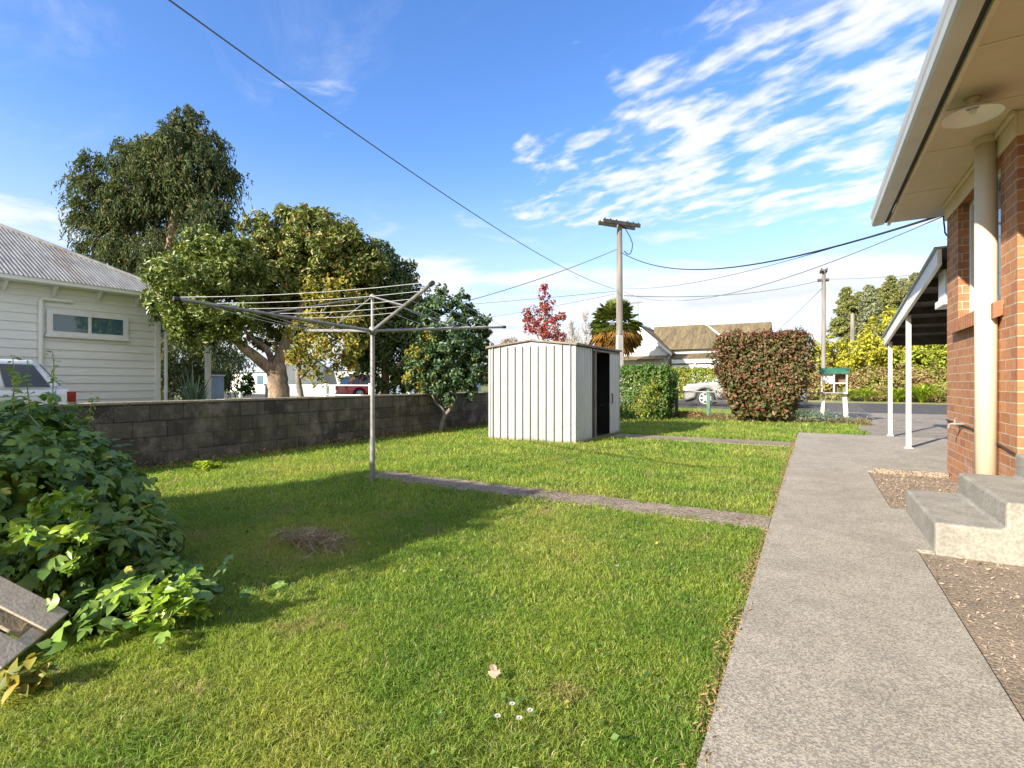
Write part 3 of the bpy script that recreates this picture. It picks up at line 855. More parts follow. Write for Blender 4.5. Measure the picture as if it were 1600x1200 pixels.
# ------------------------------------------------------------------ garden shed
SX0, SX1, SYa, SYb, SH = -5.68, -3.80, 8.78, 11.28, 1.86
shed = thing('garden_shed', ((SX0 + SX1) / 2, (SYa + SYb) / 2, 0), 'cream ribbed steel garden shed with a dark open sliding door', 'shed')
def ribbed(p0, p1, z0, z1, nrm, pitch, rib=0.014, rw=0.040):
    """ribbed panel: flats with narrow raised ribs; both ends folded flat"""
    mb = MB()
    p0, p1, nrm = Vector(p0), Vector(p1), Vector(nrm)
    L_ = (p1 - p0).length; t = (p1 - p0) / L_
    prof = [(0, 0)]
    k = max(1, int(round(L_ / pitch))); pt = L_ / k
    for i in range(k):
        c = (i + 0.5) * pt
        prof += [(c - rw, 0), (c - rw * 0.75, rib), (c + rw * 0.75, rib), (c + rw, 0)]
    prof.append((L_, 0))
    vs = []
    for s_, o_ in prof:
        q = p0 + t * s_ + nrm * o_
        vs += [(q.x, q.y, z0), (q.x, q.y, z1)]
    mb.add(vs, [(2 * i, 2 * i + 2, 2 * i + 3, 2 * i + 1) for i in range(len(prof) - 1)])
    return mb
ribbed((SX0, SYa, 0), (SX1, SYa, 0), 0.01, SH, (0, -1, 0), 0.178, 0.034, 0.009).build('wall_panel', 'shedpanel', shed)
ribbed((SX1, SYa, 0), (SX1, SYa + 0.86, 0), 0.01, SH - 0.03, (1, 0, 0), 0.145, 0.012, 0.03).build('side_panel', 'shedside', shed)
ribbed((SX1 + 0.012, SYa + 1.86, 0), (SX1 + 0.012, SYb, 0), 0.03, SH - 0.06, (1, 0, 0), 0.145, 0.012, 0.03).build('door', 'shedside', shed)
ribbed((SX0, SYb, 0), (SX0, SYa, 0), 0.01, SH, (-1, 0, 0), 0.178).build('wall_panel', 'shedpanel', shed)
ribbed((SX1, SYb, 0), (SX0, SYb, 0), 0.01, SH, (0, 1, 0), 0.178).build('wall_panel', 'shedpanel', shed)
for x_, y_ in ((SX0, SYa), (SX1, SYa), (SX0, SYb), (SX1, SYb)):
    MB().box((x_ - 0.022, y_ - 0.012 if y_ == SYa else y_ - 0.02, 0.0), (x_ + 0.022, y_ + 0.02 if y_ == SYa else y_ + 0.012, SH)).build('corner_trim', 'shedpanel', shed)
xm = (SX0 + SX1) / 2; RZ = SH + 0.105
mb = MB()
mb.prism([(SX0 - 0.01, SYa - 0.004, SH + 0.001), (SX1 + 0.01, SYa - 0.004, SH + 0.001), (SX1 + 0.01, SYa - 0.004, SH + 0.012), (xm, SYa - 0.004, RZ - 0.012), (SX0 - 0.01, SYa - 0.004, SH + 0.012)], (0, 0.02, 0))
mb.build('gable_panel', 'shedside', shed)
mb = MB()
mb.prism([(SX0 - 0.01, SYb - 0.02, SH + 0.001), (SX1 + 0.01, SYb - 0.02, SH + 0.001), (SX1 + 0.01, SYb - 0.02, SH + 0.012), (xm, SYb - 0.02, RZ - 0.012), (SX0 - 0.01, SYb - 0.02, SH + 0.012)], (0, 0.02, 0))
mb.build('gable_panel', 'shedside', shed)
mb = MB()
e = 0.06
for s_ in (1, -1):
    xe = SX1 + e if s_ > 0 else SX0 - e
    mb.prism([(xe, SYa - e, SH - 0.012), (xe, SYa - e, SH + 0.028), (xm, SYa - e, RZ + 0.02), (xm, SYa - e, RZ - 0.004)], (0, SYb - SYa + 2 * e, 0))
mb.build('roof', 'shedroof', shed)
MB().box((SX1 - 0.01, SYa + 0.865, SH - 0.075), (SX1 + 0.03, SYb - 0.03, SH - 0.035)).build('door_track', 'shedroof', shed)
MB().box((SX1 - 0.03, SYa + 0.865, 0.005), (SX1 + 0.03, SYb - 0.03, 0.045)).build('door_track', 'shedroof', shed)
MB().box((SX1 - 0.035, SYa + 0.99, 0.045), (SX1 + 0.005, SYa + 1.10, SH - 0.078)).build('door_jamb', 'oldwood', shed)
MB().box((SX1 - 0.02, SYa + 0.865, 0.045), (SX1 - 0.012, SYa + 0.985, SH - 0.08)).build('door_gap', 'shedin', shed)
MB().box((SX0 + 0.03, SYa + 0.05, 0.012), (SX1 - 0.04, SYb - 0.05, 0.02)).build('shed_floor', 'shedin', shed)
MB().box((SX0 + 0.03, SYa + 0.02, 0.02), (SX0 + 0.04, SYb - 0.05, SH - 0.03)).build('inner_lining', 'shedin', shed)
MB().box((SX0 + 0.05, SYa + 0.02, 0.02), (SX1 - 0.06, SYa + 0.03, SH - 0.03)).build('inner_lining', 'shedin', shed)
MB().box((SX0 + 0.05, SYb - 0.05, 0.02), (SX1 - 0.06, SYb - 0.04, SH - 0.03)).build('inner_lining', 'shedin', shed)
MB().tube([(SX1 + 0.012, SYa + 1.94, 0.92), (SX1 + 0.05, SYa + 1.94, 0.90), (SX1 + 0.05, SYa + 1.94, 0.72), (SX1 + 0.012, SYa + 1.94, 0.70)], 0.012, 8).build('door_handle', 'plastic', shed)

# ------------------------------------------------------------------ boundary wall of blocks
BX = -7.70
bw = thing('block_wall', (BX, 8, 0), 'dark mossy concrete block wall along the left side of the lawn', 'wall')
MB().box((BX - 0.19, -3.0, -0.05), (BX, 17.2, 0.865)).build('wall', 'block', bw)
M['cap'] = mottled('wall_capping', (0.46, 0.37, 0.26), (0.30, 0.25, 0.18), 6, 0.3, 0.7, 0.95, fine=40, fine_amt=0.35)
mb = MB(); yy = -3.0
while yy < 17.15:
    mb.box((BX - 0.20, yy, 0.866), (BX + 0.008, min(yy + 0.41, 17.2), 0.895 + random.uniform(-0.004, 0.006))); yy += 0.416
mb.build('capping', 'cap', bw, bev=0.006)
# weeds and fallen leaves at the foot of the wall
n = 2600
p = np.stack([BX + 0.03 + 0.45 * rng.random(n) ** 2, 2.5 + 14 * rng.random(n), 0.02 + 0.10 * rng.random(n) ** 2.5], 1)
tag(leaves('wall_weeds', leaf_geo(p, rng.normal(size=p.shape) + np.array([0, 0, 0.6]), 0.03 + 0.05 * rng.random(n), 0.45), M['l_weed']),
    'dry weeds and fallen leaves along the foot of the block wall', 'weeds', kind='stuff')

# ------------------------------------------------------------------ clothesline
CXY = P(582, 752)
cl = thing('clothesline', (CXY.x, CXY.y, 0), 'rotary clothesline with grey steel pole and four arms on the lawn', 'clothesline')
d0 = depth_of(CXY.x, CXY.y)
ztop = CAMH + (HZ - 462) / F * d0
zhub = CAMH + (HZ - 517) / F * d0
c = Vector((CXY.x, CXY.y, 0))
mb = MB(); mb.cyl(c + Vector((0, 0, -0.05)), c + Vector((0, 0, 0.50)), 0.031, n=14); mb.cyl(c + Vector((0, 0, 0.50)), c + Vector((0, 0, zhub)), 0.026, n=14)
mb.cyl(c + Vector((0, 0, zhub)), c + Vector((0, 0, ztop)), 0.019, n=12)
mb.build('pole', 'galv', cl, smooth=False)
MB().lathe(c + Vector((0, 0, zhub - 0.05)), [(0.027, 0), (0.042, 0.01), (0.042, 0.08), (0.027, 0.10)], 16).build('hub', 'galv', cl, smooth=True)
MB().lathe(c + Vector((0, 0, ztop - 0.03)), [(0.02, 0), (0.032, 0.01), (0.032, 0.035), (0.012, 0.05), (0.001, 0.052)], 16).build('top_cap', 'galv', cl, smooth=True)
hub = c + Vector((0, 0, zhub))
# arm tips from their places in the picture and the reach of an arm
tips_px = [((275, 467), 4.9), ((788, 511), 7.0), ((675, 443), 4.1), ((480, 517), 7.8)]
RCH = 2.05
tips = []
for (u, v), dd in tips_px:
    # keep to a reach of about two metres: search the distance along the sight line
    best = min((abs((Vector((at(u, v, q).x, at(u, v, q).y, 0)) - c).length - RCH), q) for q in [d0 - 2.2 + 0.02 * i for i in range(220)]
               if (q - d0) * (dd - d0) > 0)
    tips.append(at(u, v, best[1]))
for tp in tips:
    a = (tp - hub)
    mb = MB(); mb.tube([hub + a * 0.01, hub + a * 0.5, tp], [0.019, 0.017, 0.016], 10)
    arm = mb.build('arm', 'galv', cl, smooth=False)
    e_ = a.normalized()
    MB().cyl(tp - e_ * 0.03, tp + e_ * 0.02, 0.021, n=10).build('arm_tip', 'plastic', arm)
    # brace from the top of the pole to the arm
    q = hub + a * 0.62
    MB().tube([c + Vector((0, 0, ztop - 0.01)), q], 0.0085, 8).build('brace', 'galv', cl)
order = sorted(range(4), key=lambda i: math.atan2(tips[i].y - c.y, tips[i].x - c.x))
mb = MB()
for fr in (0.42, 0.56, 0.70, 0.84, 0.985):
    for k in range(4):
        a, b = tips[order[k]], tips[order[(k + 1) % 4]]
        pa, pb = hub + (a - hub) * fr + Vector((0, 0, 0.02)), hub + (b - hub) * fr + Vector((0, 0, 0.02))
        sg = 0.03 * fr
        mb.tube([pa.lerp(pb, t) - Vector((0, 0, sg * 4 * t * (1 - t))) for t in (0, .2, .4, .6, .8, 1)], 0.0026, 5, cap=False)
mb.build('line_wires', 'rail', cl)

# ------------------------------------------------------------------ poles and wires
def pole(name, u, vtop, d, r0, r1, label, arms, conc=0.0):
    b = at(u, HZ, d); b.z = 0
    zt = CAMH + (HZ - vtop) / F * d
    t = thing(name, (b.x, b.y, 0), label, 'power pole')
    mb = MB()
    if conc:
        mb.tube([b + Vector((0, 0, -0.1)), b + Vector((0, 0, conc))], [r0 * 1.25, r0 * 1.1], 4)
        mb.build('pole_sheath', 'polecon', t)
        mb = MB()
    mb.tube([b + Vector((0, 0, max(conc - 0.2, -0.1))), b + Vector((0, 0, zt))], [r0, r1], 10)
    mb.build('pole', 'polewood', t)
    for (dz, ang, ln, off) in arms:
        dv = Vector((math.cos(ang), math.sin(ang), 0)); sd = Vector((-math.sin(ang), math.cos(ang), 0))
        cc = b + Vector((0, 0, zt + dz)) + sd * off
        mb = MB(); mb.obox(cc, dv * ln / 2, sd * 0.045, Vector((0, 0, 0.085)))
        ar = mb.build('crossarm', 'darkwood', t)
        for s_ in (-0.92, -0.62, -0.3, 0.3, 0.62, 0.92):
            q = cc + dv * ln / 2 * s_
            MB().lathe(q + Vector((0, 0, 0.06)), [(0.012, 0), (0.012, 0.03), (0.03, 0.03), (0.036, 0.06), (0.02, 0.09), (0.001, 0.10)], 8).build('insulator', 'plastic', ar)
    return t, b, zt

A1 = R(54)
p1, b1, z1 = pole('power_pole', 968, 346, 24.0, 0.16, 0.12, 'tall weathered power pole with double crossarms behind the shed', [(-0.14, A1, 2.05, 0.2), (-0.14, A1, 2.05, -0.2)], 3.6)
# drop loop of cable on the pole
q = [b1 + Vector((0.25, 0.1, z1 - 0.35)), b1 + Vector((0.42, 0.2, z1 - 0.7)), b1 + Vector((0.55, 0.25, z1 - 1.15)), b1 + Vector((0.42, 0.2, z1 - 1.55)), b1 + Vector((0.2, 0.05, z1 - 1.4))]
MB().tube(wob(q, 4, 0.01), 0.022, 6).build('cable_loop', 'cable', p1)
MB().box((b1.x - 0.42, b1.y - 0.18, 3.85), (b1.x - 0.16, b1.y + 0.05, 3.98)).build('bracket', 'plastic', p1)
p2, b2, z2 = pole('power_pole', 1287, 421, 36.0, 0.16, 0.13, 'slim power pole beside the letterboxes across the road', [(-0.12, R(95), 0.9, 0.16), (-0.12, R(95), 0.9, -0.16), (-0.75, R(10), 0.7, 0.12)])
p3, b3, z3 = pole('power_pole', 1332, 490, 72.0, 0.30, 0.26, 'far pale power pole in front of the conifers', [(-0.25, R(30), 3.2, 0.22)])

def wire(name, a, b, sag, r, mat, label, n=26, ext=None):
    pts = [a.lerp(b, i / n) - Vector((0, 0, sag * 4 * (i / n) * (1 - i / n))) for i in range(n + 1)]
    o = MB().tube(pts, r, 6).build(name, mat, origin=tuple(a))
    return tag(o, label, 'cable')

A = at(285, 0, 5.0); B = at(962, 452, 24.0)
S = A + (A - B) * 0.14 + Vector((0, 0, 0.15))
wire('service_cable', S, B, 0.52, 0.0085, 'greycable', 'single dark cable crossing the open sky from top left to the pole')
HA = at(1474, 335, 6.95)
wire('service_cable', at(970, 394, 23.9), HA, 0.78, 0.017, 'cable', 'thick black service cable sagging from the pole to the brick house eave')
wire('service_cable', at(972, 450, 23.9), at(1476, 333, 6.95), 0.34, 0.0075, 'greycable', 'thin upper grey cable from the pole to the brick house eave')
wire('service_cable', at(974, 456, 23.9), at(1478, 336, 6.95), 0.75, 0.0075, 'greycable', 'thin lower grey cable from the pole to the brick house eave')
wire('service_cable', at(963, 390, 24.0), at(620, 497, 21.0), 0.25, 0.018, 'greycable', 'grey cable running from the pole down to the trees on the left')
wire('street_wire', at(962, 455, 24.0), at(360, 492, 42.0), 0.30, 0.016, 'greycable', 'lower street wire going left from the tall pole behind the red tree')
wire('street_wire', at(962, 459, 24.0), at(520, 520, 40.0), 0.4, 0.012, 'greycable', 'faint street wire below the others on the left of the tall pole')
wire('street_wire', at(975, 462, 24.0), b2 + Vector((0, 0, z2 - 0.7)), 0.45, 0.016, 'greycable', 'street wire between the tall pole and the slim pole')
wire('street_wire', b2 + Vector((0.1, 0, z2 - 0.7)), at(1640, 404, 27.0), 0.25, 0.016, 'greycable', 'street wire going right from the slim pole over the carport')
wire('stay_wire', b2 + Vector((0, 0, z2 - 1.2)), at(1195, 533, 40.0), 0.12, 0.018, 'greycable', 'slanting stay wire dropping left from the slim pole')
q = [HA, HA + Vector((0.02, 0.0, -0.25)), at(1482, 372, 6.9), at(1478, 394, 6.9), at(1474, 402, 6.9)]
tag(MB().tube(wob(q, 4, 0.004), 0.010, 6).build('drop_cable', 'cable', origin=tuple(HA)), 'short black cable hanging from the brick house eave to the carport', 'cable')

# ------------------------------------------------------------------ vine over the pallet
def lobed_geo(pts, nrm, size, tang=None, lob=True):
    """three-lobed drooping leaf, ten corners round a raised midrib"""
    n = len(pts); nrm = unit(nrm)
    t = rdir(n) if tang is None else tang
    t = unit(t - nrm * np.sum(t * nrm, 1, keepdims=True))
    b = np.cross(nrm, t)
    s = np.asarray(size).reshape(-1, 1) * np.ones((n, 1))
    if lob:
        sh = [(-0.42, 0.0, 0.0), (-0.38, 0.20, 0.06), (-0.12, 0.40, 0.05), (0.16, 0.44, -0.07), (0.06, 0.22, 0.06), (0.32, 0.20, 0.02), (0.62, 0.0, -0.16),
              (0.32, -0.20, 0.02), (0.06, -0.22, 0.06), (0.16, -0.44, -0.07), (-0.12, -0.40, 0.05), (-0.38, -0.20, 0.06)]
    else:
        sh = [(-0.5, 0.0, 0.0), (-0.32, 0.14, 0.05), (-0.05, 0.22, 0.06), (0.25, 0.17, 0.02), (0.58, 0.0, -0.14), (0.25, -0.17, 0.02), (-0.05, -0.22, 0.06), (-0.32, -0.14, 0.05)]
    k = len(sh)
    bend = rng.uniform(0.4, 1.7, (n, 1))
    V = [pts + t * s * 0.02]
    for a_, b_, c_ in sh:
        V.append(pts + t * s * a_ + b * s * b_ + nrm * s * c_ * bend)
    V = np.stack(V, 1).reshape(-1, 3)
    i = np.arange(n)[:, None] * (k + 1)
    Fc = np.concatenate([i + np.array([[0, 1 + j, 1 + (j + 1) % k]]) for j in range(k)], 1).reshape(-1, 3)
    return V, Fc, np.repeat(rng.random(n), k)

VB = P(140, 985)
vine = thing('vine', (-3.2, 1.6, 0), 'rambling green vine heaped over the pallet at the left edge of the lawn', 'vine')
vcl = px_clumps([(95, 905, 125), (30, 800, 150), (120, 760, 105), (60, 690, 100), (195, 850, 75), (235, 925, 60), (15, 655, 75), (170, 720, 38, 3.9), (-60, 760, 150), (150, 800, 90), (-40, 660, 80), (150, 690, 30, 4.0), (185, 770, 50, 3.6), (90, 640, 45, 3.9)], 3.0)
DV = [2.65, 3.0, 3.45, 3.6, 3.05, 2.72, 3.9, 3.9, 3.0, 3.3, 3.6, 4.0, 3.6, 3.9]
vcl = []
for (u, v, r), d_ in zip([(135, 900, 95), (25, 805, 140), (115, 765, 90), (50, 705, 85), (200, 860, 70), (240, 925, 55), (0, 702, 68), (172, 736, 30), (-80, 795, 150), (150, 805, 85), (-60, 712, 78), (138, 712, 28), (180, 785, 42), (75, 684, 38)], DV):
    R_ = r * d_ / F
    vcl.append((tuple(at(u, v, d_)), (R_, R_, R_)))
gs, gi = [], []
for c_, r_ in vcl:
    rr = np.array(r_)
    n = int(520 * (rr[0] / 0.4) ** 2) + 60
    dd_ = rdir(n)
    q = np.array(c_) + dd_ * rr * (0.72 + 0.33 * rng.random((n, 1)))
    keep = q[:, 2] > 0.03
    q, dd_ = q[keep], dd_[keep]
    nr = dd_ * 0.7 + np.array([0.10, -0.25, 0.85]) + rng.normal(size=q.shape) * 0.42
    tg = dd_ * 0.7 + np.array([0, 0, -0.8]) + rng.normal(size=q.shape) * 0.5
    gs.append(lobed_geo(q, nr, 0.032 + 0.10 * rng.random(len(q)) ** 1.6, tg))
    # inner fill
    m = int(n * 0.9)
    q = np.array(c_) + rdir(m) * rr * 0.75 * rng.random((m, 1)) ** 0.4
    q = q[q[:, 2] > 0.02]
    gi.append(lobed_geo(q, rdir(len(q)) + np.array([0, 0, 0.5]), 0.10 + 0.05 * rng.random(len(q))))
# trailing leaves at the foot
n = 300
base = np.array(P(215, 965))
q = base + rng.normal(size=(n, 3)) * np.array([0.17, 0.13, 0]) + np.array([0, 0, 1]) * (0.04 + 0.14 * rng.random((n, 1)))
gs.append(lobed_geo(q, rng.normal(size=q.shape) * 0.4 + np.array([0.1, -0.2, 0.9]), 0.07 + 0.05 * rng.random(n)))
leaves('foliage', merge(gs + gi), M['l_vine'], vine)
for i in range(16):
    c_, r_ = vcl[rng.integers(0, 9)]
    a0 = rng.uniform(-1.6, 0.6); q = []
    for j in range(7):
        a1 = a0 + 0.22 * j; el_ = 0.9 - 0.22 * j + rng.normal() * 0.06
        q.append(Vector(c_) + Vector((math.cos(a1) * math.cos(el_), math.sin(a1) * math.cos(el_), math.sin(el_))) * r_[0] * 1.06)
    MB().tube(wob(q, 3, 0.006), 0.0045, 5).build('stem', 'vinestem', vine, smooth=True)
# pale young shoots with narrow leaves
shoots = [[(0, 868, 2.35), (40, 830, 2.35), (75, 838, 2.33), (120, 835, 2.36), (150, 845, 2.4)],
          [(40, 832, 2.35), (52, 800, 2.38), (68, 778, 2.4), (95, 770, 2.42)],
          [(60, 812, 2.5), (95, 792, 2.5), (120, 800, 2.45), (122, 850, 2.4), (112, 885, 2.38)],
          [(100, 790, 2.5), (118, 778, 2.48), (150, 772, 2.5)],
          [(160, 930, 2.35), (200, 927, 2.33), (240, 925, 2.3), (280, 915, 2.32), (298, 905, 2.34)],
          [(200, 960, 2.3), (245, 950, 2.28), (285, 945, 2.3), (310, 960, 2.34)],
          [(250, 985, 2.28), (270, 955, 2.28), (262, 925, 2.3)],
          [(20, 640, 3.3), (22, 600, 3.3), (20, 560, 3.32)], [(48, 650, 3.4), (44, 610, 3.4), (42, 562, 3.4)],
          [(80, 640, 3.5), (84, 600, 3.5), (82, 550, 3.5)], [(135, 670, 3.8), (140, 645, 3.8), (146, 622, 3.8)]]
gl = []
for s_ in shoots:
    q = wob([at(*p) for p in s_], 5, 0.004)
    MB().tube(q, [0.0045 - 0.0025 * i / len(q) for i in range(len(q))], 6).build('stem', 'vinestem', vine, smooth=True)
    for i in range(1, len(q)):
        t_ = np.array((q[i] - q[i - 1]).normalized())
        for _ in range(3):
            p_ = np.array(q[i])[None] + rng.normal(size=(1, 3)) * 0.012
            tg = rng.normal(size=(1, 3)) * 0.8 + t_ * 0.6 + np.array([[0, 0, -0.15]])
            sz = rng.uniform(0.035, 0.085) * (0.75 if s_[0][2] > 3 else 1) * (1.0 if i < len(q) - 4 else 0.7)
            gl.append(lobed_geo(p_ + unit(tg) * sz * 0.5, rng.normal(size=(1, 3)) * 0.45 + np.array([[0.05, -0.35, 0.8]]), sz, tg, lob=rng.random() < 0.35))
leaves('foliage', merge(gl), M['l_shoot'], vine)

# timber pallet under the vine
K = at(106, 960, 2.30)
e1 = (at(14, 1038, 2.03) - K); e2 = (at(0, 880, 2.30) - K)
L1 = e1.length; e1n = e1 / L1; e2n = (e2 - e1n * e2.dot(e1n)).normalized(); en = e1n.cross(e2n)
if en.z < 0: en = -en
pal = thing('pallet', tuple(K), 'weathered wooden pallet lying tilted under the vine at left', 'pallet')
def pb(a0, a1, b0, b1, h0, h1, name):
    cc = K + e1n * (a0 + a1) / 2 + e2n * (b0 + b1) / 2 + en * (h0 + h1) / 2
    MB().obox(cc, e1n * (a1 - a0) / 2, e2n * (b1 - b0) / 2, en * (h1 - h0) / 2).build(name, 'palletwood', pal, bev=0.004)
for a_ in (0.0, 0.20, 0.40, 0.60):
    pb(a_, a_ + 0.115, 0.0, 1.05, 0.0, 0.020, 'deck_board')
for b_ in (0.0, 0.48, 0.95):
    pb(0.0, 0.72, b_ + 0.002, b_ + 0.058, -0.02, -0.001, 'cross_board')
    for a_ in (0.01, 0.31, 0.61):
        pb(a_, a_ + 0.10, b_ + 0.005, b_ + 0.09, -0.095, -0.021, 'block')
pb(0.002, 0.10, 0.0, 1.05, -0.115, -0.096, 'bottom_board')

# small things in the grass
wd = P(40, 1085)
n = 30
p = np.array(wd) + rng.uniform(-1, 1, size=(n, 3)) * np.array([0.06, 0.06, 0]) + np.array([0, 0, 1]) * (0.03 + 0.09 * rng.random((n, 1)))
tag(leaves('yellow_weed', lobed_geo(p, rng.normal(size=p.shape) * 0.5 + np.array([0, -0.3, 0.7]), 0.06 + 0.05 * rng.random(n), lob=False), M['l_yellow'], origin=tuple(wd)),
    'yellowing weed in the grass at bottom left below the pallet', 'weed')
dl = P(772, 1072)
p = np.array([[dl.x, dl.y, 0.055], [dl.x - 0.01, dl.y + 0.012, 0.062], [dl.x + 0.008, dl.y - 0.006, 0.05]])
tag(leaves('dead_leaf', lobed_geo(p, np.array([[0.15, -0.5, 0.8], [0.3, -0.2, 0.9], [-0.2, -0.4, 0.8]]), np.array([0.055, 0.04, 0.04]), lob=True), M['deadleaf'], origin=(dl.x, dl.y, 0.03)),
    'curled pinkish brown dead leaf lying on the sunny lawn', 'leaf')
for (u, v), lb in (((800, 1100), 'white daisy topmost of the little group in front of the dead leaf'), ((811, 1122), 'white daisy lowest of the little group in front of the dead leaf'),
                   ((828, 1110), 'white daisy rightmost of the little group in front of the dead leaf'), ((777, 1119), 'cream daisy leftmost of the little group in front of the dead leaf'),
                   ((964, 884), 'lone white daisy in the sunny grass toward the concrete path')):
    g_ = P(u, v, 0.045)
    t = thing('daisy', (g_.x, g_.y, 0), lb, 'flower', 'daisies in the lawn')
    k = 14
    an = np.arange(k) * 2 * np.pi / k
    dr = np.stack([np.cos(an), np.sin(an), np.full(k, 0.25)], 1)
    leaves('petals', leaf_geo(np.array(g_) + dr * 0.0065, np.stack([-np.cos(an) * .3, -np.sin(an) * .3, np.ones(k)], 1), 0.012, 0.4, 0.03, tang=dr), M['petal'], t)
    MB().lathe(g_, [(0.001, 0.004), (0.0025, 0.0035), (0.003, 0.0)], 8).build('flower_centre', 'sillbrick', t)
    MB().cyl((g_.x, g_.y, 0), g_, 0.0012, n=5).build('stem', 'vinestem', t)
dg = P(488, 850)
n = 850
a = rng.random(n) * 2 * np.pi
p = np.array(dg) + np.stack([rng.normal(size=n) * 0.15, rng.normal(size=n) * 0.085, 0.012 + 0.065 * rng.random(n) ** 2.0], 1)
tg = np.stack([np.cos(a), np.sin(a) * 0.6, rng.normal(size=n) * 0.35], 1)
tag(leaves('dry_grass_clump', leaf_geo(p, rng.normal(size=(n, 3)), 0.06 + 0.09 * rng.random(n), 0.026, 0.01, tang=tg), M['l_dry'], origin=tuple(dg)),
    'heap of dry brown pulled grass on the shaded lawn', 'grass clump')
nw = P(365, 728)
n = 170
p = np.array(P(322, 735)) + rng.uniform(-1, 1, size=(n, 3)) * np.array([0.16, 0.12, 0]) + np.array([0, 0, 1]) * (0.03 + 0.08 * rng.random((n, 1)))
tag(leaves('pale_weed', leaf_geo(p, rng.normal(size=(n, 3)) * 0.5 + np.array([0, 0, 1]), 0.07, 0.5), M['l_lily'], origin=tuple(P(322, 735))),
    'pale green weed at the foot of the block wall near the vine', 'weed')

# ------------------------------------------------------------------ trees
def tree(name, base, label, cat, crowns, trunk=None, bark='bark', group=None):
    """crowns: list of (part name, geo, material); trunk: list of limbs [(points, r0, r1)]"""
    t = thing(name, tuple(base), label, cat, group)
    for nm, geo, mt in crowns:
        leaves(nm, geo, mt, t)
    if trunk:
        mb = MB()
        for pts, r0, r1 in trunk:
            limb(mb, pts, r0, r1, 5, r1 * 0.07)
        mb.build('trunk', bark, t, smooth=True)
    return t

def spray_geo(clumps, tips, n_str, n_leaf, size, hang):
    """drooping sprays: each clump carries some branch tips, each tip a bundle of hanging strands"""
    P_, T_, Nn = [], [], []
    for c, rr in clumps:
        c = np.array(c); rr = np.array(rr)
        kt = max(5, int(tips * rr[0] ** 1.5))
        d_ = rdir(kt); d_[:, 2] = d_[:, 2] * 0.8 + 0.1
        tip = c + unit(d_) * rr * (0.50 + 0.62 * rng.random((kt, 1)))
        out0 = unit(d_ * np.array([1, 1, 0]) + 1e-3)
        k = kt * n_str
        o = np.repeat(tip, n_str, 0) + rng.normal(size=(k, 3)) * np.array([0.30, 0.30, 0.14])
        out = unit(np.repeat(out0, n_str, 0) + rng.normal(size=(k, 3)) * np.array([0.5, 0.5, 0]))
        ln = hang * (0.35 + 0.9 * rng.random((k, 1))) * np.repeat(0.6 + 0.7 * rng.random((kt, 1)), n_str, 0)
        for j in range(n_leaf):
            t = (j + rng.random((k, 1))) / n_leaf
            q = o + out * ln * (0.40 * t) + np.array([0, 0, 1]) * ln * (0.22 * t - 0.95 * t ** 2)
            q = q + rng.normal(size=(k, 3)) * 0.06
            P_.append(q); T_.append(out * 0.4 + np.array([0, 0, -1.0]) * (0.1 + 1.2 * t) + rng.normal(size=(k, 3)) * 0.40)
            Nn.append(out + rng.normal(size=(k, 3)) * 0.6 + np.array([0, 0, 0.4]))
    P_, T_, Nn = map(np.concatenate, (P_, T_, Nn))
    return leaf_geo(P_, Nn, size * (0.6 + 0.8 * rng.random(len(P_))), 0.24, tang=unit(T_))

# the big weeping conifer behind the left house
D = 29.0
spec = [(290, 205, 22), (282, 232, 30), (262, 225, 24), (318, 225, 22), (326, 258, 30), (225, 226, 16), (214, 262, 30), (240, 270, 34), (285, 280, 42), (338, 298, 24), (158, 258, 18), (150, 296, 26), (178, 312, 34), (215, 320, 40), (262, 335, 44), (312, 345, 38), (342, 340, 20), (142, 345, 20), (172, 362, 30), (215, 385, 36), (270, 400, 42), (325, 395, 26), (150, 390, 16), (182, 412, 26), (235, 435, 34), (295, 445, 36), (350, 375, 16), (292, 186, 13), (136, 278, 14), (250, 490, 36), (300, 510, 40), (355, 415, 14), (348, 265, 12), (205, 240, 14), (245, 300, 34), (200, 440, 20), (310, 290, 30)]
cs = px_clumps(spec, D, deep=0.8)
bse = at(255, HZ, D); bse.z = 0
tree('weeping_conifer', bse, 'huge dark weeping conifer rising behind the weatherboard house', 'tree',
     [('crown', spray_geo(cs, 12, 14, 11, 0.28, 1.4), M['l_conifer'])],
     [([bse, at(262, 480, D), at(270, 360, D), at(288, 220, D)], 0.55, 0.10), ([at(262, 470, D), at(215, 380, D), at(190, 300, D)], 0.22, 0.05),
      ([at(262, 440, D), at(225, 410, D), at(150, 290, D)], 0.2, 0.05), ([at(268, 400, D), at(310, 350, D), at(335, 290, D)], 0.2, 0.05)])

# olive-leaved tree: left head close by, centre, trunk behind the wall
D = 13.3
cs = px_clumps([(310, 445, 62), (275, 435, 40), (355, 470, 48), (365, 415, 45), (262, 460, 30), (318, 392, 32), (318, 505, 40), (375, 510, 28), (285, 490, 36), (350, 395, 26), (250, 425, 18), (322, 362, 12), (300, 410, 40), (335, 440, 50), (385, 440, 35), (345, 505, 35), (290, 515, 28), (380, 395, 28), (252, 485, 22)], 12.4)
cc = px_clumps([(430, 372, 46), (490, 385, 60), (415, 430, 48), (470, 450, 55), (395, 400, 26), (455, 345, 26), (530, 400, 42), (500, 350, 24), (410, 480, 30), (545, 375, 30), (580, 415, 30), (450, 400, 50), (520, 430, 50), (440, 480, 40), (510, 470, 44), (390, 440, 35), (475, 350, 26), (560, 440, 40), (415, 370, 26), (405, 530, 20), (450, 540, 26), (400, 420, 44), (440, 440, 55), (500, 410, 62), (550, 400, 44), (480, 480, 44), (560, 460, 40), (430, 500, 34), (525, 375, 30)], 14.6)
bse = at(437, HZ, D); bse.z = 0
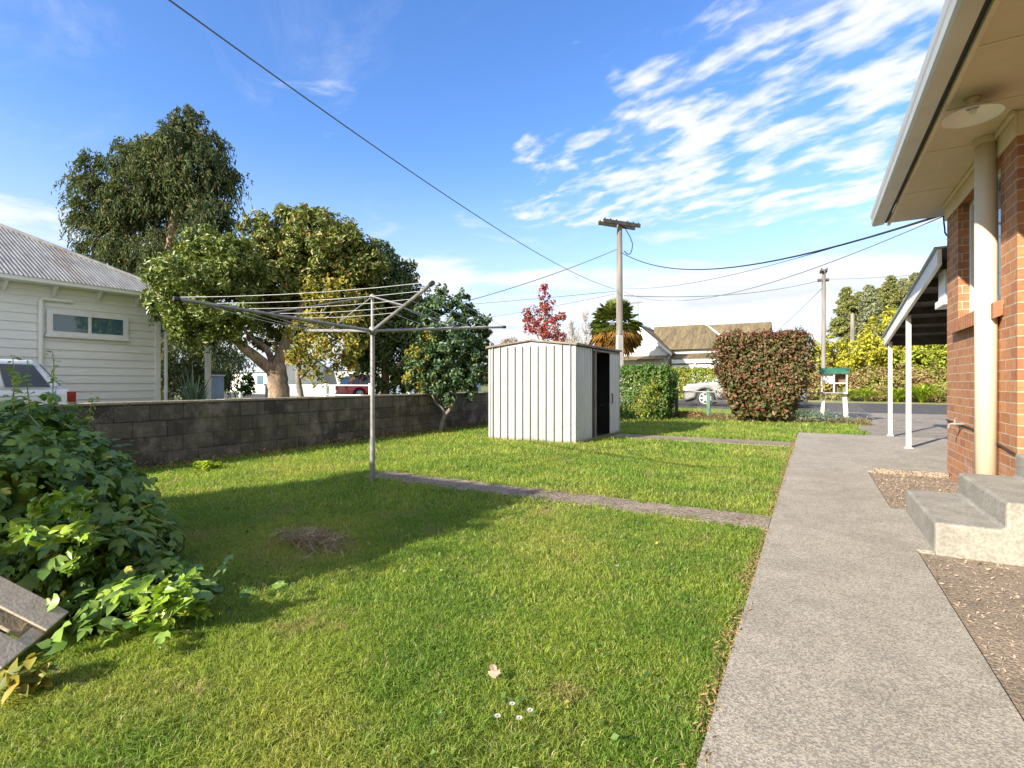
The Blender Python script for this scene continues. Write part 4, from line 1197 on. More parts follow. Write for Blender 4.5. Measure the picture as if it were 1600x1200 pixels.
tree('olive_leaf_tree', bse, 'spreading olive green tree with a thick orange brown trunk behind the block wall', 'tree',
     [('crown', crown_geo(cs, 4200, 0.12, 26, 0.30, 0.75, 0.42), M['l_magnolia']), ('crown', crown_geo(cc, 3400, 0.135, 26, 0.30, 0.75, 0.42), M['l_autumn'])],
     [([bse, at(437, 640, D), at(434, 600, D), at(430, 572, D)], 0.29, 0.24),
      ([at(432, 585, D), at(405, 562, D - .2), at(378, 540, D - .4), at(358, 515, D - .6), at(335, 480, D - .8), at(318, 440, D - .9)], 0.16, 0.05),
      ([at(432, 580, D), at(446, 535, D + .2), at(462, 500, D + .4), at(482, 450, D + .8), at(492, 400, D + 1)], 0.15, 0.04),
      ([at(430, 578, D), at(416, 545, D + .2), at(392, 528, D + .3), at(372, 500, D + .2)], 0.10, 0.03),
      ([at(455, 515, D + .3), at(435, 480, D + .8), at(420, 430, D + 1)], 0.07, 0.02)])
bse = at(478, HZ, 12.6); bse.z = 0
cs = px_clumps([(500, 500, 38), (520, 540, 34), (475, 560, 26), (495, 585, 20), (540, 570, 26), (535, 470, 32), (470, 520, 24), (555, 515, 26), (500, 455, 26), (515, 520, 34), (490, 540, 28), (530, 500, 30), (465, 575, 18), (545, 545, 24), (520, 455, 22)], 12.4)
tree('yellowing_tree', bse, 'small tree with yellowing autumn leaves just behind the clothesline', 'tree',
     [('crown', crown_geo(cs, 1500, 0.115, 12, 0.36, 0.8, 0.45), M['l_yellow'])],
     [([bse, at(470, 620, 12.6), at(466, 580, 12.6), at(480, 530, 12.5), at(510, 480, 12.5)], 0.09, 0.03), ([at(470, 590, 12.6), at(500, 560, 12.4), at(530, 530, 12.3)], 0.04, 0.015)], 'greybark')
bse = at(600, HZ, 16.0); bse.z = 0
cs = px_clumps([(590, 440, 48), (560, 480, 42), (625, 470, 36), (610, 520, 45), (565, 540, 36), (645, 510, 30), (650, 500, 36), (662, 545, 36), (645, 575, 36), (672, 590, 22), (652, 470, 22), (600, 590, 24), (630, 560, 38), (585, 570, 30), (645, 590, 26), (560, 420, 36), (600, 405, 28), (665, 545, 26), (540, 430, 36), (610, 440, 36), (630, 430, 24), (600, 480, 50), (570, 510, 44), (640, 490, 34), (600, 545, 40), (660, 500, 24), (555, 560, 22), (625, 600, 18)], 15.8)
tree('dark_leaf_tree', bse, 'dense dark green tree behind the clothesline between the yellowing tree and the twin stemmed one', 'tree',
     [('crown', crown_geo(cs, 3000, 0.13, 24, 0.31, 0.75, 0.42), M['l_dark'])],
     [([bse, at(602, 590, 16), at(598, 520, 16), at(590, 440, 16)], 0.16, 0.05), ([at(600, 570, 16), at(625, 520, 15.8), at(640, 480, 15.8)], 0.08, 0.03)])
# the small tree against the wall, two twisted stems
D = 11.3
TB = P(689, 675)
D = depth_of(TB.x, TB.y)
cs = px_clumps([(695, 500, 36), (725, 520, 34), (672, 520, 26), (700, 550, 38), (740, 545, 26), (660, 560, 26), (720, 580, 32), (690, 590, 26), (748, 520, 16), (662, 600, 18), (735, 595, 16), (690, 470, 18), (655, 640, 12), (755, 555, 12), (705, 525, 34), (690, 560, 30), (735, 618, 14), (700, 622, 13), (758, 500, 11), (762, 545, 11), (668, 478, 14), (722, 468, 15), (752, 590, 13), (645, 600, 13), (690, 452, 11), (745, 530, 24), (725, 555, 34), (660, 580, 26), (705, 585, 30), (738, 575, 24), (676, 490, 24), (715, 485, 22), (752, 570, 12)], D)
tree('twin_stem_tree', TB, 'small blue green tree with two twisted pale stems against the block wall', 'tree',
     [('crown', crown_geo(cs, 4600, 0.095, 16, 0.30, 0.75, 0.55), M['l_bluegreen']), ('foliage', crown_geo(px_clumps([(655, 560, 20), (650, 595, 18), (660, 625, 14), (672, 530, 16), (645, 630, 10), (668, 590, 18)], D), 3200, 0.10, 14, 0.36, 0.75, 0.5), M['l_yellow'])],
     [([TB, at(690, 664, D), at(695, 650, D), at(705, 636, D), at(711, 612, D), at(704, 596, D), at(694, 580, D), at(700, 540, D)], 0.058, 0.02),
      ([at(694, 652, D), at(692, 640, D), at(680, 628, D), at(675, 612, D), at(676, 590, D), at(682, 550, D)], 0.036, 0.015)], 'greybark')
# hanging brown green bush behind the verandah
cs = px_clumps([(290, 555, 38), (335, 560, 32), (270, 580, 26), (320, 590, 25), (360, 575, 16), (345, 535, 22), (300, 595, 26)], 20)
bse = at(310, HZ, 20); bse.z = 0
tree('weeping_bush', bse, 'brownish green weeping bush behind the verandah post of the weatherboard house', 'bush',
     [('crown', spray_geo(cs, 16, 12, 10, 0.19, 0.8), M['l_conifer'])], [([bse, at(312, 590, 20), at(310, 560, 20)], 0.12, 0.05)])
cs = px_clumps([(388, 598, 11), (384, 608, 10), (393, 607, 9), (390, 590, 7)], 18)
bse = at(388, HZ, 18); bse.z = 0
tree('round_shrub', bse, 'small round green shrub in front of the white rail fence', 'shrub', [('crown', crown_geo(cs + [(tuple(bse + Vector((0, 0, .35))), (0.3, 0.3, 0.35))], 12000, 0.07, 10, 0.4), M['l_hedge'])])
# flax
def strap(base, n, h, spread, w, mat, name, label, cat, group=None):
    V, Fc, k = [], [], 0
    for i in range(n):
        a = random.uniform(0, 2 * math.pi); ln = h * random.uniform(0.65, 1.1); out = spread * random.uniform(0.1, 1.0 if mat == 'l_flax' else 1.3); dr = random.uniform(0.0, 0.5) if mat == 'l_flax' else random.uniform(0.3, 1.25)
        dx, dy = math.cos(a), math.sin(a); sx, sy = -dy, dx
        for j in range(6):
            t = j / 5; r_ = out * (t ** 1.6); z = ln * (t - dr * t ** 3 * 0.6); ww = w * (1 - t ** 2.2) + 0.002
            q = base + Vector((dx * (0.03 + r_), dy * (0.03 + r_), z))
            V += [(q.x - sx * ww, q.y - sy * ww, q.z), (q.x + sx * ww, q.y + sy * ww, q.z)]
        for j in range(5):
            Fc.append((k + 2 * j, k + 2 * j + 1, k + 2 * j + 3, k + 2 * j + 2))
        k += 12
    rn = np.repeat(rng.random(n), 5)
    return tag(link(name, fast_mesh(name, np.array(V), np.array(Fc), rn), M[mat], None, tuple(base)), label, cat, group)
fb = at(302, HZ, 12.4); fb.z = 0
strap(fb, 60, 1.55, 0.75, 0.035, 'l_flax', 'flax_plant', 'grey green flax with sword leaves in front of the verandah', 'flax')

# red tree, bare trees, palm, brown bushes in the distance
D = 46
cs = px_clumps([(849, 460, 12), (843, 485, 18), (858, 478, 12), (830, 505, 15), (862, 510, 20), (845, 525, 24), (878, 495, 8), (822, 490, 8), (868, 530, 16), (850, 447, 6)], D)
bse = at(850, HZ, D); bse.z = 0
tree('red_tree', bse, 'crimson leaved autumn tree showing above the shed roof', 'tree', [('crown', crown_geo(cs, 560, 0.20, 22, 0.30, 0.9, 0.6), M['l_red'])],
     [([bse, at(848, 540, D), at(850, 455, D)], 0.22, 0.03), ([at(848, 545, D), at(830, 500, D)], 0.08, 0.02), ([at(848, 545, D), at(866, 505, D), at(876, 490, D)], 0.08, 0.02)], 'twig')
for u0, hv_, lb in ((893, 500, 'bare pale winter tree left of the pair beside the palm'), (915, 482, 'bare pale winter tree nearest the palm')):
    D = 55
    bse = at(u0, HZ, D); bse.z = 0
    mb = MB(); tip = at(u0, hv_, D)
    limb(mb, [bse, bse.lerp(tip, 0.4), bse.lerp(tip, 0.75), tip], 0.16, 0.02, 4, 0.05, 6)
    for i in range(46):
        f0 = random.uniform(0.45, 0.95); q = bse.lerp(tip, f0); a = random.uniform(0, 6.3); l_ = (1.05 - f0) * 4.2
        e_ = q + Vector((math.cos(a) * l_ * 0.5, math.sin(a) * l_ * 0.5, l_ * random.uniform(0.55, 1.0)))
        limb(mb, [q, q.lerp(e_, 0.5) + Vector((0, 0, -0.1)), e_], 0.045, 0.012, 3, 0.05, 5)
        for _ in range(2):
            f1 = random.uniform(0.4, 0.9); s_ = q.lerp(e_, f1)
            mb.tube([s_, s_ + Vector((random.uniform(-.5, .5), random.uniform(-.5, .5), random.uniform(0.3, 0.8)))], [0.022, 0.008], 4)
    t = thing('bare_tree', tuple(bse), lb, 'tree', 'bare trees beyond the shed')
    mb.build('trunk', 'twig', t)
D = 38
bse = at(962, HZ, D); bse.z = 0
pm = thing('fan_palm', tuple(bse), 'shaggy fan palm with dry orange skirt behind the power pole', 'palm')
top = at(962, 508, D)
MB().tube(wob([bse, bse.lerp(top, .5), top], 4, 0.02), 0.22, 10).build('trunk', 'bark', pm, smooth=True)
def fan(nf, rad, zlo, zhi, droop):
    V, Fc, k = [], [], 0
    for i in range(nf):
        a = random.uniform(0, 2 * math.pi); el = random.uniform(zlo, zhi)
        ax = Vector((math.cos(a) * math.cos(el), math.sin(a) * math.cos(el), math.sin(el)))
        c_ = top + ax * rad * 0.75 + Vector((0, 0, random.uniform(-0.3, 0.3)))
        sd = ax.cross(Vector((0, 0, 1))).normalized(); un = sd.cross(ax)
        for j in range(15):
            w_ = R(-80 + 160 * j / 14)
            d_ = ax * math.cos(w_) + sd * math.sin(w_)
            ln = rad * 0.62
            p2_ = c_ + d_ * ln - Vector((0, 0, droop * ln * random.uniform(0.6, 1.3)))
            pw = d_.cross(un) * 0.045
            m_ = c_ + d_ * ln * 0.5
            V += [tuple(c_), tuple(m_ + pw), tuple(p2_), tuple(m_ - pw)]
            Fc += [(k, k + 1, k + 2), (k, k + 2, k + 3)]; k += 4
    return np.array(V), np.array(Fc), np.repeat(rng.random(len(Fc) // 2), 2)
leaves('crown', fan(120, 1.5, -0.45, 1.45, 0.3), M['l_palm'], pm)
leaves('dry_fronds', fan(60, 1.6, -1.2, -0.25, 0.5), M['l_palmdry'], pm)
for u0, v0, r0, d_, lb in ((800, 538, 16, 60, 'brown twiggy bush left of the red tree above the shed'), (886, 538, 14, 58, 'brown twiggy bush right of the red tree above the shed')):
    bse = at(u0, HZ, d_); bse.z = 0
    cs = px_clumps([(u0 - 8, v0, r0), (u0 + 10, v0 + 2, r0), (u0, v0 + 20, r0 + 6), (u0, v0 + 45, r0 + 8)], d_)
    tree('brown_bush', bse, lb, 'bush', [('crown', crown_geo(cs, 220, 0.26, 14, 0.35, 0.9, 0.4), M['l_brown'])], [([bse, at(u0, v0, d_)], 0.15, 0.03)], 'twig')

# clipped hedges: boxes filled with leaves near their surface
def box_leaves(x0, x1, y0, y1, z0, z1, n, size, taper=0.0, lump=0.12, cent=None):
    p = rng.random((n, 3))
    k = rng.integers(0, 5, n)
    dpt = rng.random(n) ** 2 * 0.22
    p[k == 0, 0] = dpt[k == 0]; p[k == 1, 0] = 1 - dpt[k == 1]
    p[k == 2, 1] = dpt[k == 2]; p[k == 3, 1] = 1 - dpt[k == 3]
    p[k == 4, 2] = 1 - dpt[k == 4] * 0.7
    nr = np.zeros((n, 3))
    nr[k == 0, 0] = -1; nr[k == 1, 0] = 1; nr[k == 2, 1] = -1; nr[k == 3, 1] = 1; nr[k == 4, 2] = 1
    q = np.empty((n, 3))
    tz = 1 - taper * np.clip(1 - p[:, 2] * 1.6, 0, 1) ** 1.0
    # rounded corners seen from above and from the side
    for a in (0, 1):
        s_ = (p[:, a] - 0.5) * 2
        o_ = (p[:, 2] - 0.5) * 2
        s_ = s_ * np.sqrt(1 - np.clip(np.abs(o_), 0, 1) ** 6 * 0.25)
        p[:, a] = 0.5 + s_ / 2 * tz
    q[:, 0] = x0 + (x1 - x0) * p[:, 0]; q[:, 1] = y0 + (y1 - y0) * p[:, 1]; q[:, 2] = z0 + (z1 - z0) * p[:, 2]
    w = np.sin(q[:, 0] * 4.1 + 1.3 * np.sin(q[:, 2] * 5)) * np.sin(q[:, 2] * 4.7 + 2 * np.sin(q[:, 1] * 3)) + 0.5 * np.sin(q[:, 0] * 11 + q[:, 2] * 9 + 5 * q[:, 1])
    q += nr * (w * lump)[:, None] + rng.normal(size=(n, 3)) * size * 0.4
    nr = nr + rng.normal(size=(n, 3)) * 0.75 + np.array([0, -0.1, 0.3])
    return leaf_geo(q, nr, size * (0.6 + 0.8 * rng.random(n)), 0.5)

def stems(par, x0, x1, y0, y1, h, n, r, spread=0.3):
    for i in range(n):
        a = Vector((random.uniform(x0, x1), random.uniform(y0, y1), 0))
        MB().tube(wob([a, a + Vector((random.uniform(-spread, spread) * .5, 0, h * .5)), a + Vector((random.uniform(-spread, spread), random.uniform(-spread, spread) * .5, h))], 3, 0.02), r, 6).build('stem', 'greybark', par)

hx0, hx1 = xy(945, 16.0), xy(1044, 15.6)
hd = thing('green_hedge', ((hx0 + hx1) / 2, 16.0, 0), 'clipped dark green hedge at the front boundary right behind the shed', 'hedge')
leaves('foliage', box_leaves(hx0 - 1.2, hx1, 15.5, 16.7, 0.05, 1.62, 22000, 0.085, 0.05, 0.11), M['l_hedge'], hd)
stems(hd, hx0 - 0.8, hx1 - .3, 15.8, 16.4, 1.2, 8, 0.02)
bx_ = xy(1012, 15.5)
lw = thing('yellowing_bush', (bx_, 15.35, 0), 'yellow green bush growing out of the dark hedge beside the shed', 'bush')
leaves('foliage', crown_geo([((bx_, 15.35, .55), (.42, .3, .5)), ((bx_ + .15, 15.35, .95), (.3, .25, .3)), ((bx_ - .3, 15.3, .3), (.35, .25, .3))], 2600, 0.075, 12, .36), M['l_limehedge'], lw)

px0, px1 = xy(1120, 16.6), xy(1264, 16.6)
ph = thing('red_tipped_bush', ((px0 + px1) / 2, 16.9, 0), 'big clipped round photinia bush with red tips at the front fence', 'bush')
ym0, ym1 = 15.9, 18.0
body = box_leaves(px0, px1, ym0, ym1, 0.15, 2.52, 21000, 0.090, 0.42, 0.15)
n = 9000
q = np.stack([px0 + .15 + (px1 - px0 - .3) * rng.random(n), ym0 + .15 + (ym1 - ym0 - .3) * rng.random(n), 0.2 + 2.2 * rng.random(n)], 1)
k = np.abs(q[:, 0] - (px0 + px1) / 2) < (px1 - px0) / 2 * (0.62 + 0.36 * np.clip(q[:, 2] / 1.4, 0, 1)) - 0.1
leaves('foliage', merge([body, leaf_geo(q[k], rng.normal(size=(k.sum(), 3)), 0.13 + 0.05 * rng.random(k.sum()), 0.6)]), M['l_photinia'], ph)
n = 2600
q = np.stack([px0 + .05 + (px1 - px0 - .1) * rng.random(n), ym0 + .1 + (ym1 - ym0 - .2) * rng.random(n), 2.38 + 0.20 * rng.random(n) + 0.06 * np.sin(np.arange(n))], 1)
q[:, 2] += 0.05 * np.sin(q[:, 0] * 6) * np.sin(q[:, 1] * 5)
edge = np.minimum(np.minimum(q[:, 0] - px0, px1 - q[:, 0]), 0.4)
q[:, 2] -= (0.4 - edge) ** 2 * 0.9
m_ = 500
q2 = np.stack([px0 + 0.02 + 0.25 * rng.random(m_), ym0 + (ym1 - ym0) * rng.random(m_), 1.4 + 0.9 * rng.random(m_)], 1)
q = np.concatenate([q, q2])
leaves('red_tips', leaf_geo(q, rng.normal(size=q.shape) * 0.7 + np.array([0, -0.2, 0.6]), 0.07 + 0.05 * rng.random(len(q)), 0.42), M['l_photred'], ph)
stems(ph, (px0 + px1) / 2 - .5, (px0 + px1) / 2 + .5, 16.6, 17.3, 1.4, 9, 0.035, 0.8)

# front fence: posts, rail, netting
FY = 17.05
fx0, fx1 = hx1 - 0.1, xy(1325, FY) - 0.1
fe = thing('netting_fence', ((fx0 + fx1) / 2, FY, 0), 'low wire netting fence with a green post along the front boundary', 'fence')
gp = xy(1107, FY)
for x_ in (gp, fx0 + 0.02, xy(1190, FY)):
    MB().box((x_ - 0.05, FY - 0.05, -0.02), (x_ + 0.05, FY + 0.05, 0.93)).build('post', 'greenpost', fe, bev=0.008)
MB().cyl((fx0, FY - 0.06, 0.86), (fx1, FY - 0.06, 0.86), 0.018, n=8).build('top_rail', 'galv', fe)
mb = MB(); pitch = 0.075
k = int((fx1 - fx0) / pitch)
for i in range(-11, k + 1):
    a = fx0 + i * pitch
    for s_ in (1, -1):
        xa, xb = (a, a + 0.80) if s_ > 0 else (a + 0.80, a)
        mb.tube([(xa, FY - 0.055 + 0.004 * s_, 0.04), (xb, FY - 0.055 + 0.004 * s_, 0.84)], 0.0018, 3, cap=False)
nt_ = mb.build('netting', 'galv', fe)
# dry weeds under it
n = 6500
q = np.stack([fx0 - 0.5 + (fx1 - fx0 + 1.1) * rng.random(n), FY - 0.15 + rng.normal(size=n) * 0.22, 0.01 + 0.17 * rng.random(n) ** 2.4], 1)
tag(leaves('fence_weeds', leaf_geo(q, rng.normal(size=q.shape), 0.05 + 0.08 * rng.random(n), 0.14, tang=rng.normal(size=q.shape) * 0.5 + np.array([0, 0, 0.8])), M['l_deadweed']),
    'dry brown weeds and dead grass along the foot of the front fence', 'weeds', kind='stuff')
n = 1100
q = np.array([xy(1080, FY), FY - .2, 0.12]) + rng.uniform(-1, 1, size=(n, 3)) * np.array([0.40, 0.16, 0.12])
tag(leaves('reddish_weed', leaf_geo(q, rng.normal(size=q.shape), 0.08, 0.35), M['l_brown'], origin=(xy(1080, FY), FY - .2, 0)), 'low reddish brown weed beside the green fence post', 'weed')
n = 1500
gx_ = xy(1275, 16.9)
q = np.array([gx_, 16.8, 0.16]) + rng.normal(size=(n, 3)) * np.array([0.45, 0.16, 0.09]); q[:, 2] = np.abs(q[:, 2])
tag(leaves('grey_weed', leaf_geo(q, rng.normal(size=q.shape), 0.06, 0.4), M['l_flax'], origin=(gx_, 16.8, 0)), 'grey green trailing weed left of the letterbox stand', 'weed')

# letterboxes on a white stand
Lb = P(1303, 661); LX, LY = Lb.x, Lb.y
lbx = thing('letterbox_stand', (LX, LY, 0), 'white four hole letterbox stand with a green roof at the driveway', 'letterbox')
w_, d_ = 0.30, 0.17
for s_, wd in ((-1, 0.05), (1, 0.062)):
    MB().prism([(LX + s_ * 0.30 - wd, LY - 0.05, 0.0), (LX + s_ * 0.30 + wd, LY - 0.05, 0.0), (LX + s_ * 0.25 + wd * .8, LY - 0.05, 0.86), (LX + s_ * 0.25 - wd * .8, LY - 0.05, 0.86)], (0, 0.10, 0)).build('leg', 'wpost', lbx, bev=0.005)
zb0, zb1 = 0.87, 1.40
mb = MB()
for x_ in (-w_, 0, w_):
    mb.box((LX + x_ - 0.016, LY - d_, zb0), (LX + x_ + 0.016, LY + d_, zb1))
for z_ in (zb0 - 0.03, (zb0 + zb1) / 2 - 0.015):
    mb.box((LX - w_ - 0.02, LY - d_ - 0.006, z_), (LX + w_ + 0.02, LY + d_ + 0.006, z_ + 0.03))
mb.build('box_frame', 'wpost', lbx)
MB().box((LX - w_ + 0.02, LY - 0.10, (zb0 + zb1) / 2 + 0.02), (LX - 0.02, LY - 0.08, zb1 - 0.005)).build('white_flap', 'white', lbx)
MB().box((LX + 0.02, LY + 0.10, (zb0 + zb1) / 2 + 0.02), (LX + w_ - 0.02, LY + 0.12, zb1 - 0.005)).build('brown_back', 'brown', lbx)
MB().box((LX + 0.02, LY - 0.02, zb0 + 0.005), (LX + 0.10, LY + 0.0, zb1 - 0.30)).box((LX + 0.22, LY - 0.02, zb0 + 0.005), (LX + w_ - 0.02, LY, zb0 + 0.14)).build('inner_board', 'oldwood', lbx)
MB().prism([(LX - w_ - 0.06, LY - d_ - 0.07, zb1 + 0.005), (LX - w_ - 0.06, LY - d_ - 0.07, zb1 + 0.03), (LX - w_ - 0.06, LY, zb1 + 0.17), (LX - w_ - 0.06, LY + d_ + 0.07, zb1 + 0.03), (LX - w_ - 0.06, LY + d_ + 0.07, zb1 + 0.005)], (2 * w_ + 0.12, 0, 0)).build('roof', 'greenpaint', lbx, bev=0.004)
MB().box((LX - 0.30, LY - 0.045, 0.04), (LX + 0.30, LY - 0.01, 0.10)).build('ground_rail', 'wpost', lbx)

# ------------------------------------------------------------------ across the road
HY = 36.5
h0, h1 = xy(900, HY), xy(1330, HY)
ah = thing('street_hedge', ((h0 + h1) / 2, HY, 0), 'long sunny green hedge across the road in front of the mossy roofed house', 'hedge')
leaves('foliage', box_leaves(h0, h1 - 3.6, HY - .6, HY + .8, 0.0, 2.05, 42000, 0.15, 0.0, 0.12), M['l_limehedge'], ah)
stems(ah, h0 + .5, h1 - 4, HY - .2, HY + .3, 1.5, 10, 0.03)
q = box_leaves(xy(1262, 38), xy(1500, 38) + 3, 39.2, 41.0, 0.0, 1.75, 26000, 0.18, 0.0, 0.42)
bh = thing('brown_hedge', (xy(1380, 40), 40, 0), 'reddish brown scrubby hedge below the yellow green trees across the road', 'hedge')
leaves('foliage', q, M['l_scrub'], bh)
stems(bh, xy(1270, 38), xy(1480, 38), 39.6, 40.6, 1.2, 10, 0.03)
for i, (u0, d_, h_, s_, lb) in enumerate(((1352, 37.6, 1.15, 1.0, 'lime green strap leaved clump right of the letterboxes across the road'), (1440, 37.2, 1.5, 1.6, 'big lime green strap leaved clump seen between carport post and brick wall'),
                                     (1402, 37.6, 1.15, 1.0, 'lime green strap leaved clump seen between the two carport posts'), (1325, 37.6, 1.0, 0.8, 'lime green strap leaved clump just behind the letterboxes'))):
    q = Vector((xy(u0, d_), d_, 0))
    strap(q, 420, h_, s_, 0.035, 'l_lily', 'strap_leaf_clump', lb, 'plant', 'lime strap leaved clumps across the road')

# yellow green trees
tl = [('yellow_green_tree', 46, [(1300, 560, 30), (1285, 575, 24), (1318, 580, 28), (1300, 605, 34), (1280, 545, 14)], 'l_lime', 'yellow green tree just behind the slim power pole'),
      ('yellow_green_tree', 46, [(1385, 525, 36), (1360, 550, 32), (1410, 540, 34), (1345, 575, 30), (1385, 580, 40), (1400, 500, 18), (1335, 600, 26)], 'l_lime', 'tallest yellow green tree left of the carport post'),
      ('mid_green_tree', 44, [(1440, 545, 42), (1475, 540, 38), (1420, 580, 36), (1460, 585, 42), (1500, 560, 40), (1440, 610, 30)], 'l_limegreen', 'rounded mid green tree seen through the carport')]
for nm, d_, sp, mt, lb in tl:
    u0 = sum(s[0] for s in sp) / len(sp)
    bse = at(u0, HZ, d_); bse.z = 0
    tree(nm, bse, lb, 'tree', [('crown', crown_geo(px_clumps(sp, d_), 520, 0.28, 26, 0.33, 0.7, 0.5), M[mt])], [([bse, at(u0, 590, d_), at(u0 + 4, 545, d_)], 0.3, 0.08)], group='trees across the road')
# pines and firs beyond
def fir(u0, vt, hw, d_, mat, label):
    bse = at(u0, HZ, d_); bse.z = 0
    zt = CAMH + (HZ - vt) / F * d_; r_ = hw * d_ / F
    geos = []
    n = 150
    for i in range(n):
        f_ = (i + random.random()) / n
        z_ = zt * (0.12 + 0.88 * f_); rr = r_ * (1 - f_) ** 0.75 + 0.12
        a = random.uniform(0, 6.28)
        for j in range(5):
            s_ = (0.30 + 0.70 * j / 4) * rr
            m = 44
            p = np.array([bse.x + math.cos(a) * s_, bse.y + math.sin(a) * s_, z_ - 0.10 * s_]) + rng.normal(size=(m, 3)) * np.array([0.42, 0.42, 0.22]) * (0.35 + rr * 0.22)
            geos.append(leaf_geo(p, rng.normal(size=(m, 3)) * 0.8 + np.array([0, 0, 0.5]), 0.34 + 0.2 * rng.random(m), 0.34))
    tree('conifer', bse, label, 'tree', [('crown', merge(geos), M[mat])], [([bse, Vector((bse.x, bse.y, zt * .5)), Vector((bse.x, bse.y, zt * 0.97))], 0.35, 0.03)], group='conifers beyond the road')
for a in ((1322, 450, 34, 78, 'l_pine', 'leftmost dark conifer of the row beyond the road'), (1342, 458, 28, 82, 'l_pine', 'narrow conifer second from left in the far row'), (1358, 447, 28, 76, 'l_greypine', 'greyish conifer with pale needles in the far row'),
          (1374, 452, 32, 84, 'l_pine', 'short conifer right of the greyish one in the far row'), (1392, 432, 36, 80, 'l_pine', 'tall pointed conifer in the middle of the far row'), (1411, 436, 34, 86, 'l_greypine', 'pale conifer between the two tallest of the far row'),
          (1430, 428, 40, 82, 'l_pine', 'tallest conifer at the right end of the far row by the carport'), (1455, 448, 38, 78, 'l_pine', 'conifer half hidden by the carport fascia')):
    fir(*a)
# far wood closing the horizon
geos = []
for i in range(130):
    a = R(-70 + 140 * i / 129) + YAW + random.uniform(-.01, .01)
    rr = random.uniform(150, 230)
    geos += [((-math.sin(a) * rr, math.cos(a) * rr, random.uniform(0.5, 2.5)), (random.uniform(4, 8), random.uniform(4, 8), random.uniform(2.5, 5.5)))]
tag(leaves('distant_trees', crown_geo(geos, 26, 1.3, 14, 0.36, 0.8, 0.5), M['l_far']), 'band of distant trees along the horizon', 'trees', kind='stuff')

# ------------------------------------------------------------------ houses
def boards(p0, p1, z0, z1, nrm, step=0.19, holes=()):
    """bevelled weatherboards from p0 to p1 (plan), each leaning out at its foot"""
    mb = MB(); p0, p1, nrm = Vector(p0), Vector(p1), Vector(nrm)
    n = int((z1 - z0) / step)
    t = (p1 - p0)
    for i in range(n + 1):
        a, b = z0 + i * step, min(z0 + (i + 1) * step, z1)
        if b - a < 0.01: continue
        o0, o1 = nrm * 0.026, nrm * 0.004
        vs = [p0 + o0 + Vector((0, 0, a)), p1 + o0 + Vector((0, 0, a)), p1 + o1 + Vector((0, 0, b)), p0 + o1 + Vector((0, 0, b)), p0 + Vector((0, 0, a)), p1 + Vector((0, 0, a))]
        mb.add(vs, [(0, 1, 2, 3), (4, 5, 1, 0)])
    return mb

def corrug(xe, y0, y1, ze, up, slope_len_fn, pitch, amp):
    pass

LXW = -14.7
lh = thing('weatherboard_house', (LXW, 2, 0), 'cream weatherboard house with rusting corrugated hip roof beyond the block wall', 'house')
LY1 = 6.78; LZ = 3.30
wl = boards((LXW, -6, 0), (LXW, LY1, 0), 0.0, LZ, (1, 0, 0))
wl.box((LXW - 0.10, -6, 0), (LXW - 0.001, LY1 - 0.001, LZ)).box((LXW - 7, LY1 - 0.1, 0), (LXW - 0.101, LY1 - 0.002, LZ))
wl.build('wall', 'wboard', lh)
MB().box((LXW - 0.02, LY1 - 0.02, 0), (LXW + 0.045, LY1 + 0.10, LZ - 0.12)).build('corner_board', 'wtrim', lh, bev=0.004)
MB().box((LXW, -6, LZ - 0.13), (LXW + 0.035, LY1 + 0.1, LZ)).build('frieze_board', 'wtrim', lh)
MB().box((LXW - 7, -6, LZ + 0.002), (LXW + 0.36, LY1 + 0.36, LZ + 0.03)).build('eave_lining', 'wtrim', lh)
MB().prism([(LXW + 0.361, -6, LZ - 0.02), (LXW + 0.47, -6, LZ + 0.0), (LXW + 0.48, -6, LZ + 0.10), (LXW + 0.361, -6, LZ + 0.08)], (0, LY1 + 6.46, 0)).build('gutter', 'wtrim', lh)
for i in range(9):
    y_ = 6.3 - i * 0.82
    MB().prism([(LXW + 0.037, y_, LZ - 0.24), (LXW + 0.12, y_, LZ - 0.17), (LXW + 0.30, y_, LZ - 0.002), (LXW + 0.037, y_, LZ - 0.002)], (0, 0.05, 0)).build('eave_bracket', 'wtrim', lh)
# window
def wall_y(u): return LXW / math.tan(math.atan((u - CX) / F) - YAW)
wy0, wy1 = wall_y(71), wall_y(199)
dm = depth_of(LXW, (wy0 + wy1) / 2)
zw0, zw1 = CAMH + (HZ - 527) / F * dm, CAMH + (HZ - 490) / F * dm
fr = MB(); a_ = LXW + 0.028; b_ = LXW + 0.075
for (ya_, za_), (yb_, zb_) in (((wy0, zw0), (wy0 + 0.11, zw1)), ((wy1 - 0.11, zw0), (wy1, zw1)), ((wy0 + .11, zw0), (wy1 - .11, zw0 + 0.09)), ((wy0 + .11, zw1 - 0.09), (wy1 - .11, zw1)), (((wy0 + wy1) / 2 - .03, zw0 + .09), ((wy0 + wy1) / 2 + .03, zw1 - .09))):
    fr.box((a_, ya_, za_), (b_, yb_, zb_))
fr.box((LXW + 0.02, wy0 - 0.03, zw0 - 0.05), (LXW + 0.11, wy1 + 0.03, zw0 - 0.001))
wf = fr.build('window', 'white', lh, bev=0.005)
MB().box((LXW + 0.030, wy0 + .1, zw0 + .08), (LXW + 0.045, wy1 - .1, zw1 - .08)).build('pane', M['glass'], wf)
dy = wall_y(62)
MB().cyl((LXW + 0.07, dy, 0.1), (LXW + 0.07, dy, LZ - 0.35), 0.045, n=10).tube([(LXW + 0.07, dy, LZ - 0.36), (LXW + 0.07, dy + 0.02, LZ - 0.30), (LXW + 0.07, dy + 0.55, LZ - 0.29)], 0.04, 8).build('downpipe', 'wtrim', lh)
